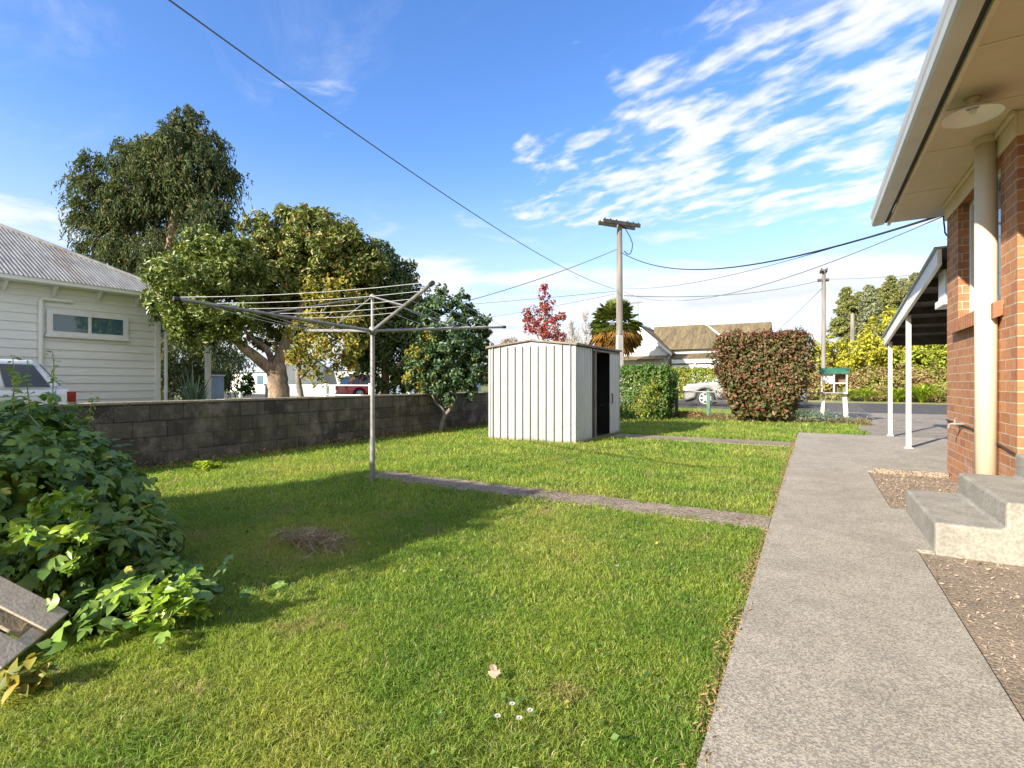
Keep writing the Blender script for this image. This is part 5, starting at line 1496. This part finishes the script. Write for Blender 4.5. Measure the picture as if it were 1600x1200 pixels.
# corrugated hip roof, side facing the lawn
tanp = math.tan(R(29)); xe = LXW + 0.50; yE = LY1 + 0.50; ridge = 3.6
V, Fc = [], []
ys = np.arange(-6.0, yE, 0.019)
for i, y_ in enumerate(ys):
    top_ = min(ridge, yE - y_)
    o_ = 0.010 * math.sin(2 * math.pi * y_ / 0.076)
    for f_ in (0.0, 1.0):
        V.append((xe - top_ * f_, y_, LZ + 0.085 + top_ * f_ * tanp + o_))
for i in range(len(ys) - 1):
    Fc.append((2 * i, 2 * i + 2, 2 * i + 3, 2 * i + 1))
mb = MB(); mb.add(V, Fc)
# the end facing the street and the far slope
mb.add([(xe, yE, LZ + 0.085), (xe - ridge, yE - ridge, LZ + 0.085 + ridge * tanp), (xe - 2 * ridge, yE, LZ + 0.085)], [(0, 2, 1)])
mb.add([(xe - ridge, yE - ridge, LZ + 0.085 + ridge * tanp), (xe - 2 * ridge, yE, LZ + 0.085), (xe - 2 * ridge, -6, LZ + 0.085), (xe - ridge, -6, LZ + 0.085 + ridge * tanp)], [(0, 1, 2, 3)])
mb.build('roof', 'rustroof', lh)
e3 = LZ + 0.095
MB().tube([(xe, yE, e3), (xe - ridge, yE - ridge, e3 + ridge * tanp)], 0.055, 8).tube([(xe - ridge, yE - ridge, e3 + ridge * tanp), (xe - ridge, -6, e3 + ridge * tanp)], 0.06, 8).build('ridge_cap', 'rustroof', lh)
# verandah round the corner
vx, vy = -14.55, LY1 + 1.25
MB().box((vx - 0.06, vy - 0.06, 0), (vx + 0.06, vy + 0.06, 2.52)).build('verandah_post', 'wtrim', lh, bev=0.006)
MB().box((vx - 0.05, LY1 + 0.12, 2.53), (vx + 0.05, vy + 0.10, 2.68)).box((vx - 6, vy + 0.0, 2.535), (vx - 0.051, vy + 0.10, 2.675)).build('verandah_beam', 'wtrim', lh)
MB().prism([(vx + 0.15, LY1 + 0.11, 2.95), (vx + 0.15, vy + 0.25, 2.69), (vx + 0.15, vy + 0.25, 2.72), (vx + 0.15, LY1 + 0.11, 2.98)], (-6, 0, 0)).build('verandah_roof', 'rustroof', lh)
MB().cyl((LXW + 0.05, LY1 + 0.22, 0.05), (LXW + 0.05, LY1 + 0.22, 2.5), 0.04, n=10).build('downpipe', 'white', lh)
MB().box((LXW - 5, LY1 + 0.02, 0), (vx + 0.1, vy + 0.12, 0.32)).build('verandah_floor', 'step', lh)

def small_house(name, x0, x1, y0, y1, h, rise, label, wallm, roofm, wins, axis='x', over=0.3, loc=None):
    t = thing(name, ((x0 + x1) / 2, (y0 + y1) / 2, 0), label, 'house')
    mb = MB(); mb.box((x0, y0, 0), (x1, y1, h))
    if axis == 'x':
        ym = (y0 + y1) / 2
        for x_ in (x0, x1 - 0.1):
            mb.prism([(x_, y0 + .01, h + .001), (x_, y1 - .01, h + .001), (x_, ym, h + rise - .02)], (0.1, 0, 0))
        mb.build('wall', wallm, t)
        r_ = MB(); k = over * rise / (ym - y0)
        for s_, ye in ((-1, y0 - over), (1, y1 + over)):
            r_.prism([(x0 - over, ye, h - k), (x0 - over, ye, h - k + .12), (x0 - over, ym, h + rise + .12), (x0 - over, ym, h + rise)], (x1 - x0 + 2 * over, 0, 0))
    else:
        xm_ = (x0 + x1) / 2
        for y_ in (y0, y1 - 0.1):
            mb.prism([(x0 + .01, y_, h + .001), (x1 - .01, y_, h + .001), (xm_, y_, h + rise - .02)], (0, 0.1, 0))
        mb.build('wall', wallm, t)
        r_ = MB(); k = over * rise / (xm_ - x0)
        for s_, xe_ in ((-1, x0 - over), (1, x1 + over)):
            r_.prism([(xe_, y0 - over, h - k), (xe_, y0 - over, h - k + .12), (xm_, y0 - over, h + rise + .12), (xm_, y0 - over, h + rise)], (0, y1 - y0 + 2 * over, 0))
    r_.build('roof', roofm, t)
    for (xa, xb, za_, zb_) in wins:
        f_ = MB().box((xa - .08, y0 - 0.04, za_ - .08), (xb + .08, y0 - 0.005, zb_ + .08)).build('window', 'white', t)
        MB().box((xa, y0 - 0.05, za_), (xb, y0 - 0.041, zb_)).build('pane', 'glass', f_)
    return t

yq = 45.0
xa, xb = xy(497, yq), xy(640, yq)
small_house('white_house', xa, xb, yq, yq + 8, 2.9, 2.0, 'low white house with grey roof behind the red car', 'shedpanel', 'greyroof', [(xy(545, yq), xy(558, yq), 1.4, 2.3)])
yq = 38.0
xa, xb = xy(360, yq), xy(432, yq)
small_house('cream_house', xa, xb, yq, yq + 8, 2.6, 2.2, 'pale house with light roof glimpsed below the olive tree branch', 'wboard', 'greyroof', [(xy(402, yq), xy(412, yq), 0.9, 2.0)])
yq = 27.5
xa, xb = xy(445, yq), xy(530, yq)
tag(MB().box((xa, yq, 0), (xb, yq + .15, 0.95)).build('garden_wall', 'shedpanel', origin=(xa, yq, 0), bev=0.02), 'low white garden wall beyond the yellowing tree trunk', 'wall')

# house across the road
ah_ = thing('mossy_roof_house', (-9, 46, 0), 'white house with a mossy brown iron roof across the road', 'house')
GXa, GXb, GYf = -15.4, -10.3, 43.0
gm = (GXa + GXb) / 2
mb = MB()
mb.box((GXa, GYf, 0), (GXb, 46, 3.75))
mb.prism([(GXa + .01, GYf + .002, 3.751), (GXb - .01, GYf + .002, 3.751), (gm, GYf + .002, 5.85)], (0, 0.2, 0))
mb.box((GXb + .001, 44.6, 0), (-5.6, 50, 4.0)); mb.box((-5.59, 45.2, 0), (-3.2, 50, 4.4))
mb.build('wall', 'white', ah_)
r_ = MB()
for xe_ in (GXa - .35, GXb + .35):
    r_.prism([(xe_, GYf - .3, 3.5), (xe_, GYf - .3, 3.6), (gm, GYf - .3, 6.12), (gm, GYf - .3, 6.02)], (0, 6, 0))
# main hip: eave front, ridge behind, falling to the right
r_.add([(GXb - 1.5, 44.2, 4.02), (-5.3, 44.2, 4.02), (-8.2, 47.4, 6.32), (-12.6, 47.4, 6.32), (-12.6, 50.6, 4.02), (-5.3, 50.6, 4.02), (GXb - 1.5, 44.2, 3.95), (-5.3, 44.2, 3.95)],
       [(0, 1, 2, 3), (3, 2, 5, 4), (1, 5, 2), (6, 7, 1, 0)])
r_.prism([(-8.0, 44.9, 4.35), (-8.0, 44.9, 4.45), (-8.0, 47.0, 6.15), (-8.0, 47.0, 6.05)], (5.1, 0, 0))
r_.prism([(-8.0, 47.01, 6.05), (-8.0, 47.01, 6.15), (-8.0, 50.5, 4.1), (-8.0, 50.5, 4.0)], (5.1, 0, 0))
r_.build('roof', 'mossroof', ah_)
MB().tube([(-12.6, 47.4, 6.36), (-8.2, 47.4, 6.36)], 0.09, 6).tube([(-8.2, 47.4, 6.36), (-5.3, 44.2, 4.06)], 0.08, 6).tube([(gm, GYf - .32, 6.14), (gm, 47, 6.14)], 0.09, 6).build('ridge_cap', 'wtrim', ah_)
MB().prism([(GXa - .38, GYf - .36, 3.35), (GXa - .38, GYf - .36, 3.6), (gm, GYf - .36, 6.16), (gm, GYf - .36, 5.9)], (0, .05, 0)).prism([(GXb + .38, GYf - .36, 3.35), (GXb + .38, GYf - .36, 3.6), (gm, GYf - .36, 6.16), (gm, GYf - .36, 5.9)], (0, .05, 0)).build('barge_board', 'white', ah_)
MB().prism([(GXb + .36, 44.55, 3.55), (GXb + .36, 42.6, 3.05), (GXb + .36, 42.6, 3.12), (GXb + .36, 44.55, 3.62)], (6.2, 0, 0)).build('verandah_roof', 'mossroof', ah_)
MB().box((GXb + .4, 42.62, 2.72), (-3.9, 42.72, 3.03)).build('verandah_beam', 'white', ah_)
for x_ in (xy(1086, 42.7), -6.0):
    MB().box((x_ - .06, 42.63, 0), (x_ + .06, 42.75, 2.71)).build('verandah_post', 'white', ah_)
boards((GXb + .4, 42.8, 0), (-4.0, 42.8, 0), 0.0, 2.6, (0, -1, 0), 0.16).build('verandah_screen', 'wboard', ah_)
MB().prism([(GXa - .1, GYf - .9, 3.05), (GXa - .1, GYf - .01, 3.35), (GXa - .1, GYf - .01, 3.42), (GXa - .1, GYf - .9, 3.12)], (GXb - GXa + .2, 0, 0)).build('window_hood', 'mossroof', ah_)
for u0, u1 in ((987, 1001), (1008, 1022)):
    a_, b_ = xy(u0, GYf), xy(u1, GYf)
    f_ = MB().box((a_ - .12, GYf - .06, 1.1), (b_ + .12, GYf - .003, 2.95)).build('window', 'white', ah_)
    MB().box((a_, GYf - .07, 1.22), (b_, GYf - .061, 2.8)).build('pane', 'glass', f_)
MB().box((gm - .25, GYf - .03, 4.5), (gm + .25, GYf, 5.1)).build('gable_vent', 'wtrim', ah_)
for x_ in (gm - .18, gm + .18):
    MB().box((x_ - .05, GYf - .38, 5.0), (x_ + .05, GYf - .30, 5.9)).build('gable_bracket', 'white', ah_)
ax = xy(997, 45.5)
an = thing('tv_antenna', (ax, 45.5, 6.05), 'thin television antenna mast on the mossy roof gable', 'antenna')
zt = CAMH + (HZ - 472) / F * depth_of(ax, 45.5)
MB().cyl((ax, 45.5, 5.6), (ax, 45.5, zt), 0.03, n=6).build('mast', 'galv', an)
mb = MB(); mb.cyl((ax - 0.9, 45.5, zt - .1), (ax + 0.4, 45.5, zt), 0.018, n=5)
for i in range(8):
    x_ = ax - 0.85 + i * 0.16; mb.cyl((x_, 45.0, zt - .09 + .01 * i), (x_, 46.0, zt - .09 + .01 * i), 0.012, n=4)
mb.build('elements', 'galv', an)

# white rail fence at left and its posts
RY = 17.4
rf = thing('white_rail_fence', (-20, RY, 0), 'white post and rail fence across the neighbouring front yard', 'fence')
xs = [xy(u, RY) for u in (376, 442, 510, 580, 640)]
for x_ in xs:
    MB().box((x_ - .09, RY - .09, 0), (x_ + .09, RY + .09, 1.12)).build('post', 'white', rf, bev=0.01)
MB().cyl((xs[0], RY, 1.02), (xs[-1], RY, 1.02), 0.03, n=8).cyl((xs[0], RY, 0.55), (xs[-1], RY, 0.55), 0.03, n=8).build('rail', 'white', rf)
for u0, w__, mt, lb in ((340, 0.14, 'bluegrey', 'stout blue grey gate post right of the flax'), (421, 0.10, 'bluegrey', 'pale blue post left of the orange trunk'), (743, 0.16, 'bluegrey', 'pale blue post with a cap between small tree and shed')):
    D = 17 if u0 != 743 else 20
    q = at(u0, HZ, D)
    zt = CAMH + (HZ - (588 if u0 != 421 else 602)) / F * D
    t = thing('gate_post', (q.x, q.y, 0), lb, 'post', 'gate posts beyond the block wall')
    MB().box((q.x - w__, q.y - w__, 0), (q.x + w__, q.y + w__, zt)).build('post', mt, t, bev=0.015)
    MB().prism([(q.x - w__ - .03, q.y - w__ - .03, zt), (q.x + w__ + .03, q.y - w__ - .03, zt), (q.x + w__ + .03, q.y + w__ + .03, zt), (q.x - w__ - .03, q.y + w__ + .03, zt)], (0, 0, 0.05)).build('post_cap', 'white', t, bev=0.01)

# ------------------------------------------------------------------ cars
def car(name, label, cat, loc, head, Lc, W, H, paint, hood=0.30, tail=0.06, wr=0.36, belt=0.60, hoodz=0.585, tl=0.14):
    """local x forward; greenhouse tapers in; arches cut in the side outline"""
    t = thing(name, loc, label, cat)
    c_, s_ = math.cos(head), math.sin(head)
    lo = Vector(loc)
    def W_(p): return lo + Vector((p[0] * c_ - p[1] * s_, p[0] * s_ + p[1] * c_, p[2]))
    def put(mb, nm, mt, par=t, **k):
        mb.v = [tuple(W_(v)) for v in mb.v]
        return mb.build(nm, mt, par, **k)
    hl = Lc / 2; zb = 0.24; wx = (0.31 * Lc, -0.28 * Lc); ar = wr + 0.06
    zbelt = H * belt; zh = H * hoodz
    prof = [(hl - 0.06, zb), (hl, zb + 0.16), (hl - 0.01, zh * 0.80), (hl - 0.12, zh * 0.94), (hl - hood * Lc * 0.55, zh), (hl - hood * Lc, zbelt + 0.02), (-hl + tail * Lc * .4, zbelt + 0.02), (-hl + 0.02, zbelt * .94), (-hl, zb + 0.22), (-hl + 0.06, zb)]
    for cx_ in (wx[1], wx[0]):
        for k in range(0, 9):
            a = math.pi - math.pi * k / 8
            prof.append((cx_ + ar * math.cos(a), max(zb, wr + ar * math.sin(a))))
    mb = MB(); mb.prism([(x_, -W / 2, z_) for x_, z_ in prof], (0, W, 0))
    o_ = put(mb, 'body', paint, bev=0.10); o_.modifiers[0].segments = 4; o_.modifiers[0].angle_limit = R(60)
    xr0, xr1 = -hl + tail * Lc * 2.3, hl - hood * Lc - 0.16 * Lc
    lowp = [(-hl + tail * Lc * 0.6, zbelt), (hl - hood * Lc + 0.02, zbelt)]
    wt = W / 2 - 0.05; wtop = W / 2 - 0.20
    V = [(lowp[0][0], -wt, zbelt), (lowp[1][0], -wt, zbelt), (lowp[1][0], wt, zbelt), (lowp[0][0], wt, zbelt), (xr0, -wtop, H), (xr1, -wtop, H), (xr1, wtop, H), (xr0, wtop, H)]
    mb = MB(); mb.add(V, [(3, 2, 1, 0), (4, 5, 6, 7), (0, 1, 5, 4), (1, 2, 6, 5), (2, 3, 7, 6), (3, 0, 4, 7)])
    o_ = put(mb, 'cabin', paint, bev=0.10); o_.modifiers[0].segments = 4
    def lerp(a, b, f_): return a + (b - a) * f_
    def side_pt(sg, fx, fz, off=0.012):
        x_ = lerp(lerp(lowp[0][0], lowp[1][0], fx), lerp(xr0, xr1, fx), fz); y_ = lerp(wt, wtop, fz) + off
        return (x_, sg * y_, lerp(zbelt, H, fz))
    for sg in (-1, 1):
        for a, b in ((0.06, 0.27), (0.30, 0.60), (0.63, 0.93)):
            q = [side_pt(sg, a, 0.10), side_pt(sg, b, 0.10), side_pt(sg, min(b, 0.9), 0.84), side_pt(sg, a, 0.84)]
            mb = MB(); mb.prism(q, (0, sg * 0.006, 0)); put(mb, 'side_window', 'darkglass')
    for x0_, x1_, sg, nm in ((lowp[1][0], xr1, 1, 'windscreen'), (lowp[0][0], xr0, -1, 'rear_window')):
        q = [(lerp(x0_, x1_, f_) + sg * 0.012, y_ * lerp(wt, wtop, f_) * 0.86, lerp(zbelt, H, f_)) for f_, y_ in ((0.12, -1), (0.12, 1), (0.86, 1), (0.86, -1))]
        mb = MB(); mb.prism(q, (sg * 0.006, 0, 0.003)); put(mb, nm, 'darkglass')
    for cx_ in wx:
        for sg in (-1, 1):
            yo = sg * (W / 2 - 0.02)
            mb = MB(); mb.tube([(cx_, yo - sg * 0.22, wr), (cx_, yo - sg * .015, wr), (cx_, yo, wr)], [wr, wr, wr * .94], 24)
            ty = put(mb, 'wheel', 'tyre')
            mb = MB(); mb.tube([(cx_, yo - sg * 0.05, wr), (cx_, yo + sg * 0.004, wr)], [wr * 0.30, wr * 0.22], 12)
            for k in range(6):
                a = k * math.pi / 3
                d1 = Vector((math.cos(a), 0, math.sin(a)))
                mb.obox(Vector((cx_, yo - sg * .002, wr)) + d1 * wr * .42, d1 * wr * .24, Vector((0, 0.008, 0)), d1.cross(Vector((0, 1, 0))) * wr * .10)
            for k in range(24):
                a, b = k * math.pi / 12, (k + 1) * math.pi / 12
                mb.add([(cx_ + wr * r_ * math.cos(w), yo + sg * .002, wr + wr * r_ * math.sin(w)) for r_, w in ((.60, a), (.70, a), (.70, b), (.60, b))], [(0, 1, 2, 3)])
            put(mb, 'rim', 'alloy', ty)
    for sg in (-1, 1):
        mb = MB(); mb.box((-hl - 0.012, sg * (W / 2 - 0.27), zbelt * .68), (-hl + tl, sg * (W / 2 + (0.006 if tl > .1 else -.03)), zbelt * .97)); put(mb, 'tail_light', 'lampred', bev=0.02)
        mb = MB(); mb.box((hl - 0.20, sg * (W / 2 - 0.42), zh * .66), (hl + 0.008, sg * (W / 2 + 0.004), zh * .84)); put(mb, 'headlight', 'lampclear', bev=0.02)
        mb = MB(); mb.box((hl - hood * Lc - 0.06, sg * (W / 2 + .002), zbelt + .02), (hl - hood * Lc + 0.10, sg * (W / 2 + 0.18), zbelt + .17)); put(mb, 'wing_mirror', paint, bev=0.03)
    mb = MB(); mb.box((hl - 0.02, -W / 2 * .62, zb + .26), (hl + 0.012, W / 2 * .62, zh * .66)); put(mb, 'grille', 'plastic')
    mb = MB(); mb.box((hl - 0.10, -W / 2 + .02, zb - .04), (hl + 0.05, W / 2 - .02, zb + .16)); mb.box((-hl - 0.05, -W / 2 + .02, zb - .02), (-hl + 0.10, W / 2 - .02, zb + .20)); put(mb, 'bumper', 'plastic', bev=0.03)
    mb = MB(); mb.box((-hl + 0.3, -W / 2 + 0.22, zb - 0.02), (hl - 0.3, W / 2 - 0.22, zb + .25)); put(mb, 'underside', 'plastic')
    mb = MB()
    for sg in (-1, 1):
        mb = MB(); mb.box((-hl + 0.9, sg * (W / 2 + 0.004), zb - .01), (hl - 1.3, sg * (W / 2 - 0.08), zb + .07)); put(mb, 'side_step', 'plastic')
    return t

xs0, xs1 = xy(1069, 26.4), xy(1262, 27.2)
car('silver_suv', 'silver four wheel drive parked on the road behind the photinia bush', 'car', ((xs0 + xs1) / 2, 27.0, 0.006), R(180), abs(xs1 - xs0) - 0.1, 1.85, 1.80, 'silver', belt=0.66, hoodz=0.64, wr=0.40, tl=0.02)
car('white_wagon', 'white wagon with red tail lamp parked against the weatherboard house', 'car', (-13.25, 4.35 - 2.3, 0), R(-90), 4.5, 1.75, 1.58, 'carwhite', hood=0.27, tail=0.05, belt=0.64)
rq = at(578, HZ, 36); 
car('red_hatchback', 'red hatchback seen from behind past the clothesline pole', 'car', (rq.x, rq.y, 0), R(72), 4.2, 1.8, 1.62, 'carred', hood=0.26)
bq = at(632, HZ, 34)
car('blue_car', 'pale blue car half hidden by leaves right of the red hatchback', 'car', (bq.x, bq.y, 0), R(215), 4.2, 1.75, 1.45, 'carblue', hood=0.28)

# ------------------------------------------------------------------ the sleepout behind the camera whose shade lies on the lawn
EL, AZ = R(25), R(70)          # sun height; the direction shadows run, from +x
sdx, sdy, k_ = math.cos(AZ), math.sin(AZ), 1 / math.tan(EL)
HO = 2.62
ox1, oy1 = -2.42 - sdx * k_ * HO, 4.78 - sdy * k_ * HO
ox0 = -4.9 - sdx * k_ * HO
so_ = thing('sleepout', ((ox0 + ox1) / 2, oy1 - 1.4, 0), 'flat roofed weatherboard sleepout beside the lawn behind the vine, outside the picture', 'shed')
mb = MB(); mb.box((ox0 + .12, oy1 - 2.35, 0), (ox1 - .12, oy1 - .12, HO - .16)); mb.build('wall', 'wboard', so_)
MB().box((ox0, oy1 - 2.45, HO - .15), (ox1, oy1, HO)).build('roof', 'greyroof', so_)
f_ = MB().box((ox1 - .119, oy1 - 2.1, 0.9), (ox1 - .06, oy1 - .9, 2.0)).build('window', 'white', so_)
MB().box((ox1 - .059, oy1 - 2.0, 1.0), (ox1 - .05, oy1 - 1.0, 1.9)).build('pane', 'glass', f_)
# climber along its eave, softening the shadow's edge
geos = []
for i in range(13):
    y_ = oy1 - 0.1 - i * 0.2
    geos.append(((ox1 - 0.03, y_, HO - 0.05 + 0.07 * math.sin(i * 1.7)), (0.20 + 0.13 * math.sin(i * 2.3), 0.20, 0.16 + 0.10 * math.sin(i * 1.1))))
for i in range(12):
    geos.append(((ox0 + 0.22 * i, oy1 - 2.4 + .1 * math.sin(i * 1.9), HO - .05), (0.22, 0.20 + .1 * math.sin(i * 2.7), 0.10 + 0.08 * math.sin(i * 2.1))))
for i in range(9):
    geos.append(((ox0 + 0.3 * i, oy1 - 0.08, HO), (0.20, 0.14, 0.09 + 0.04 * math.sin(i * 2.1))))
cv = thing('eave_creeper', (ox1, oy1 - 2, HO), 'leafy creeper growing along the sleepout eave, outside the picture', 'creeper')
leaves('foliage', crown_geo(geos, 900, 0.09, 10, 0.4), M['l_vine'], cv)

# ------------------------------------------------------------------ light, sky, camera
sun = bpy.data.lights.new('sun', 'SUN'); sun.energy = 4.5; sun.angle = R(0.6); sun.color = (1.0, 0.93, 0.82)
so2 = bpy.data.objects.new('sun', sun); COL.objects.link(so2)
sv = Vector((-math.cos(AZ) * math.cos(EL), -math.sin(AZ) * math.cos(EL), math.sin(EL)))
so2.rotation_euler = sv.to_track_quat('Z', 'Y').to_euler()
so2.location = sv * 60

w = bpy.data.worlds.new('World'); SC.world = w; w.use_nodes = True
nt = w.node_tree
bg = nt.nodes['Background']; bg.inputs['Strength'].default_value = 0.15
sky = N(nt, 'ShaderNodeTexSky', sky_type='NISHITA')
sky.sun_disc = False; sky.sun_elevation = EL; sky.sun_rotation = math.atan2(sv.x, sv.y)
sky.altitude = 0; sky.air_density = 1.0; sky.dust_density = 0.6; sky.ozone_density = 2.2
hs = N(nt, 'ShaderNodeHueSaturation'); hs.inputs['Hue'].default_value = 0.512; hs.inputs['Saturation'].default_value = 1.24; hs.inputs['Value'].default_value = 0.95
L(nt, sky.outputs[0], hs.inputs['Color'])
tc = N(nt, 'ShaderNodeTexCoord')
sp = N(nt, 'ShaderNodeSeparateXYZ'); L(nt, tc.outputs['Generated'], sp.inputs[0])
X, Y, Z = sp.outputs
zc = math_(nt, 'ADD', math_(nt, 'MAXIMUM', Z, 0.0), 0.05)
# clouds lie on a level sheet overhead: place = direction / height
rt = math_(nt, 'ADD', math_(nt, 'MULTIPLY', X, ct), math_(nt, 'MULTIPLY', Y, st))
fw = math_(nt, 'ADD', math_(nt, 'MULTIPLY', X, -st), math_(nt, 'MULTIPLY', Y, ct))
px = math_(nt, 'DIVIDE', rt, zc); py = math_(nt, 'DIVIDE', fw, zc)
s_ = math_(nt, 'SUBTRACT', math_(nt, 'MULTIPLY', px, 0.62), math_(nt, 'MULTIPLY', py, 0.78))
t_ = math_(nt, 'ADD', math_(nt, 'MULTIPLY', px, 0.78), math_(nt, 'MULTIPLY', py, 0.62))
def vec(a, b, c=0.0):
    n = N(nt, 'ShaderNodeCombineXYZ')
    for i, v in enumerate((a, b, c)):
        if hasattr(v, 'links'): L(nt, v, n.inputs[i])
        else: n.inputs[i].default_value = v
    return n.outputs[0]
def mul(*a):
    r = a[0]
    for b in a[1:]: r = math_(nt, 'MULTIPLY', r, b)
    return r
v1 = vec(math_(nt, 'MULTIPLY', s_, 2.7), math_(nt, 'MULTIPLY', t_, 4.2), 7.7)
puff = noise(nt, v1, 1.5, 6, 0.56, 0.2)
big = noise(nt, vec(px, py, 4.0), 1.1, 3, 0.5)
m1 = mul(ramp(nt, t_, 0.85, 1.45), ramp(nt, py, 3.15, 2.45), ramp(nt, px, -0.25, 0.15))
dens = math_(nt, 'ADD', math_(nt, 'ADD', puff, mul(math_(nt, 'SUBTRACT', big, 0.5), 0.45)), math_(nt, 'MULTIPLY', math_(nt, 'SUBTRACT', m1, 1.0), 0.42))
gap = noise(nt, vec(math_(nt, 'MULTIPLY', s_, 3.4), math_(nt, 'MULTIPLY', t_, 6.4), 1.7), 1.6, 3, 0.5, 0.15)
dens = math_(nt, 'ADD', dens, mul(math_(nt, 'SUBTRACT', gap, 0.5), 0.75))
c1 = mul(ramp(nt, dens, 0.37, 0.68), 0.92)
# thin veils elsewhere
veil = noise(nt, vec(math_(nt, 'MULTIPLY', s_, 0.6), math_(nt, 'MULTIPLY', t_, 1.4), 9.1), 1.3, 6, 0.65, 0.6)
c2 = mul(ramp(nt, veil, 0.56, 0.85), 0.30)
# low banks toward the horizon
az = math_(nt, 'ARCTAN2', rt, fw)
lb = noise(nt, vec(math_(nt, 'MULTIPLY', az, 3.0), math_(nt, 'MULTIPLY', Z, 13.0), 2.7), 1.2, 7, 0.58, 0.3)
lowm = mul(ramp(nt, Z, 0.36, 0.17), ramp(nt, Z, -0.01, 0.03))
c3 = mul(ramp(nt, math_(nt, 'ADD', lb, mul(math_(nt, 'SUBTRACT', lowm, 1.0), 0.30)), 0.36, 0.58), 0.92)
rear_fill = noise(nt, vec(math_(nt, 'MULTIPLY', X, 2.2), math_(nt, 'MULTIPLY', Y, 2.2), math_(nt, 'MULTIPLY', Z, 3.0)), 1.3, 6, 0.55, 0.3)  # unseen cloud behind the camera, added to whiten and lift the fill light
c4 = mul(ramp(nt, rear_fill, 0.30, 0.52), ramp(nt, fw, 0.10, -0.30), 0.95)
cl_ = math_(nt, 'MAXIMUM', math_(nt, 'MAXIMUM', math_(nt, 'MAXIMUM', c1, c2), c3), c4)
# cloud brightness: slightly greyer where thick and low
gr = ramp(nt, lb, 0.50, 0.66)
ccol = mix(nt, math_(nt, 'MULTIPLY', gr, ramp(nt, Z, 0.22, 0.08)), (3.1, 3.15, 3.25), (2.0, 2.2, 2.5))
hz = mul(ramp(nt, Z, 0.42, 0.0), 0.72)
base = mix(nt, hz, hs.outputs[0], (2.45, 2.62, 2.95))
fin = mix(nt, cl_, base, ccol)
L(nt, fin, bg.inputs['Color'])

cam = bpy.data.cameras.new('camera'); co = bpy.data.objects.new('camera', cam); COL.objects.link(co)
co.location = (0, 0, CAMH); co.rotation_euler = (R(90), 0, YAW)
cam.sensor_width = 36; cam.lens = 18; cam.shift_y = -2.0 / 1600
cam.clip_start = 0.05; cam.clip_end = 4000
SC.camera = co
SC.view_settings.view_transform = 'Standard'; SC.view_settings.look = 'None'
SC.view_settings.exposure = 1.22; SC.view_settings.gamma = 1.0
SC.render.engine = 'CYCLES'
SC.cycles.max_bounces = 6; SC.cycles.diffuse_bounces = 3; SC.cycles.glossy_bounces = 3; SC.cycles.transmission_bounces = 4; SC.cycles.transparent_max_bounces = 8
SC.cycles.caustics_reflective = False; SC.cycles.caustics_refractive = False
SC.cycles.use_denoising = True
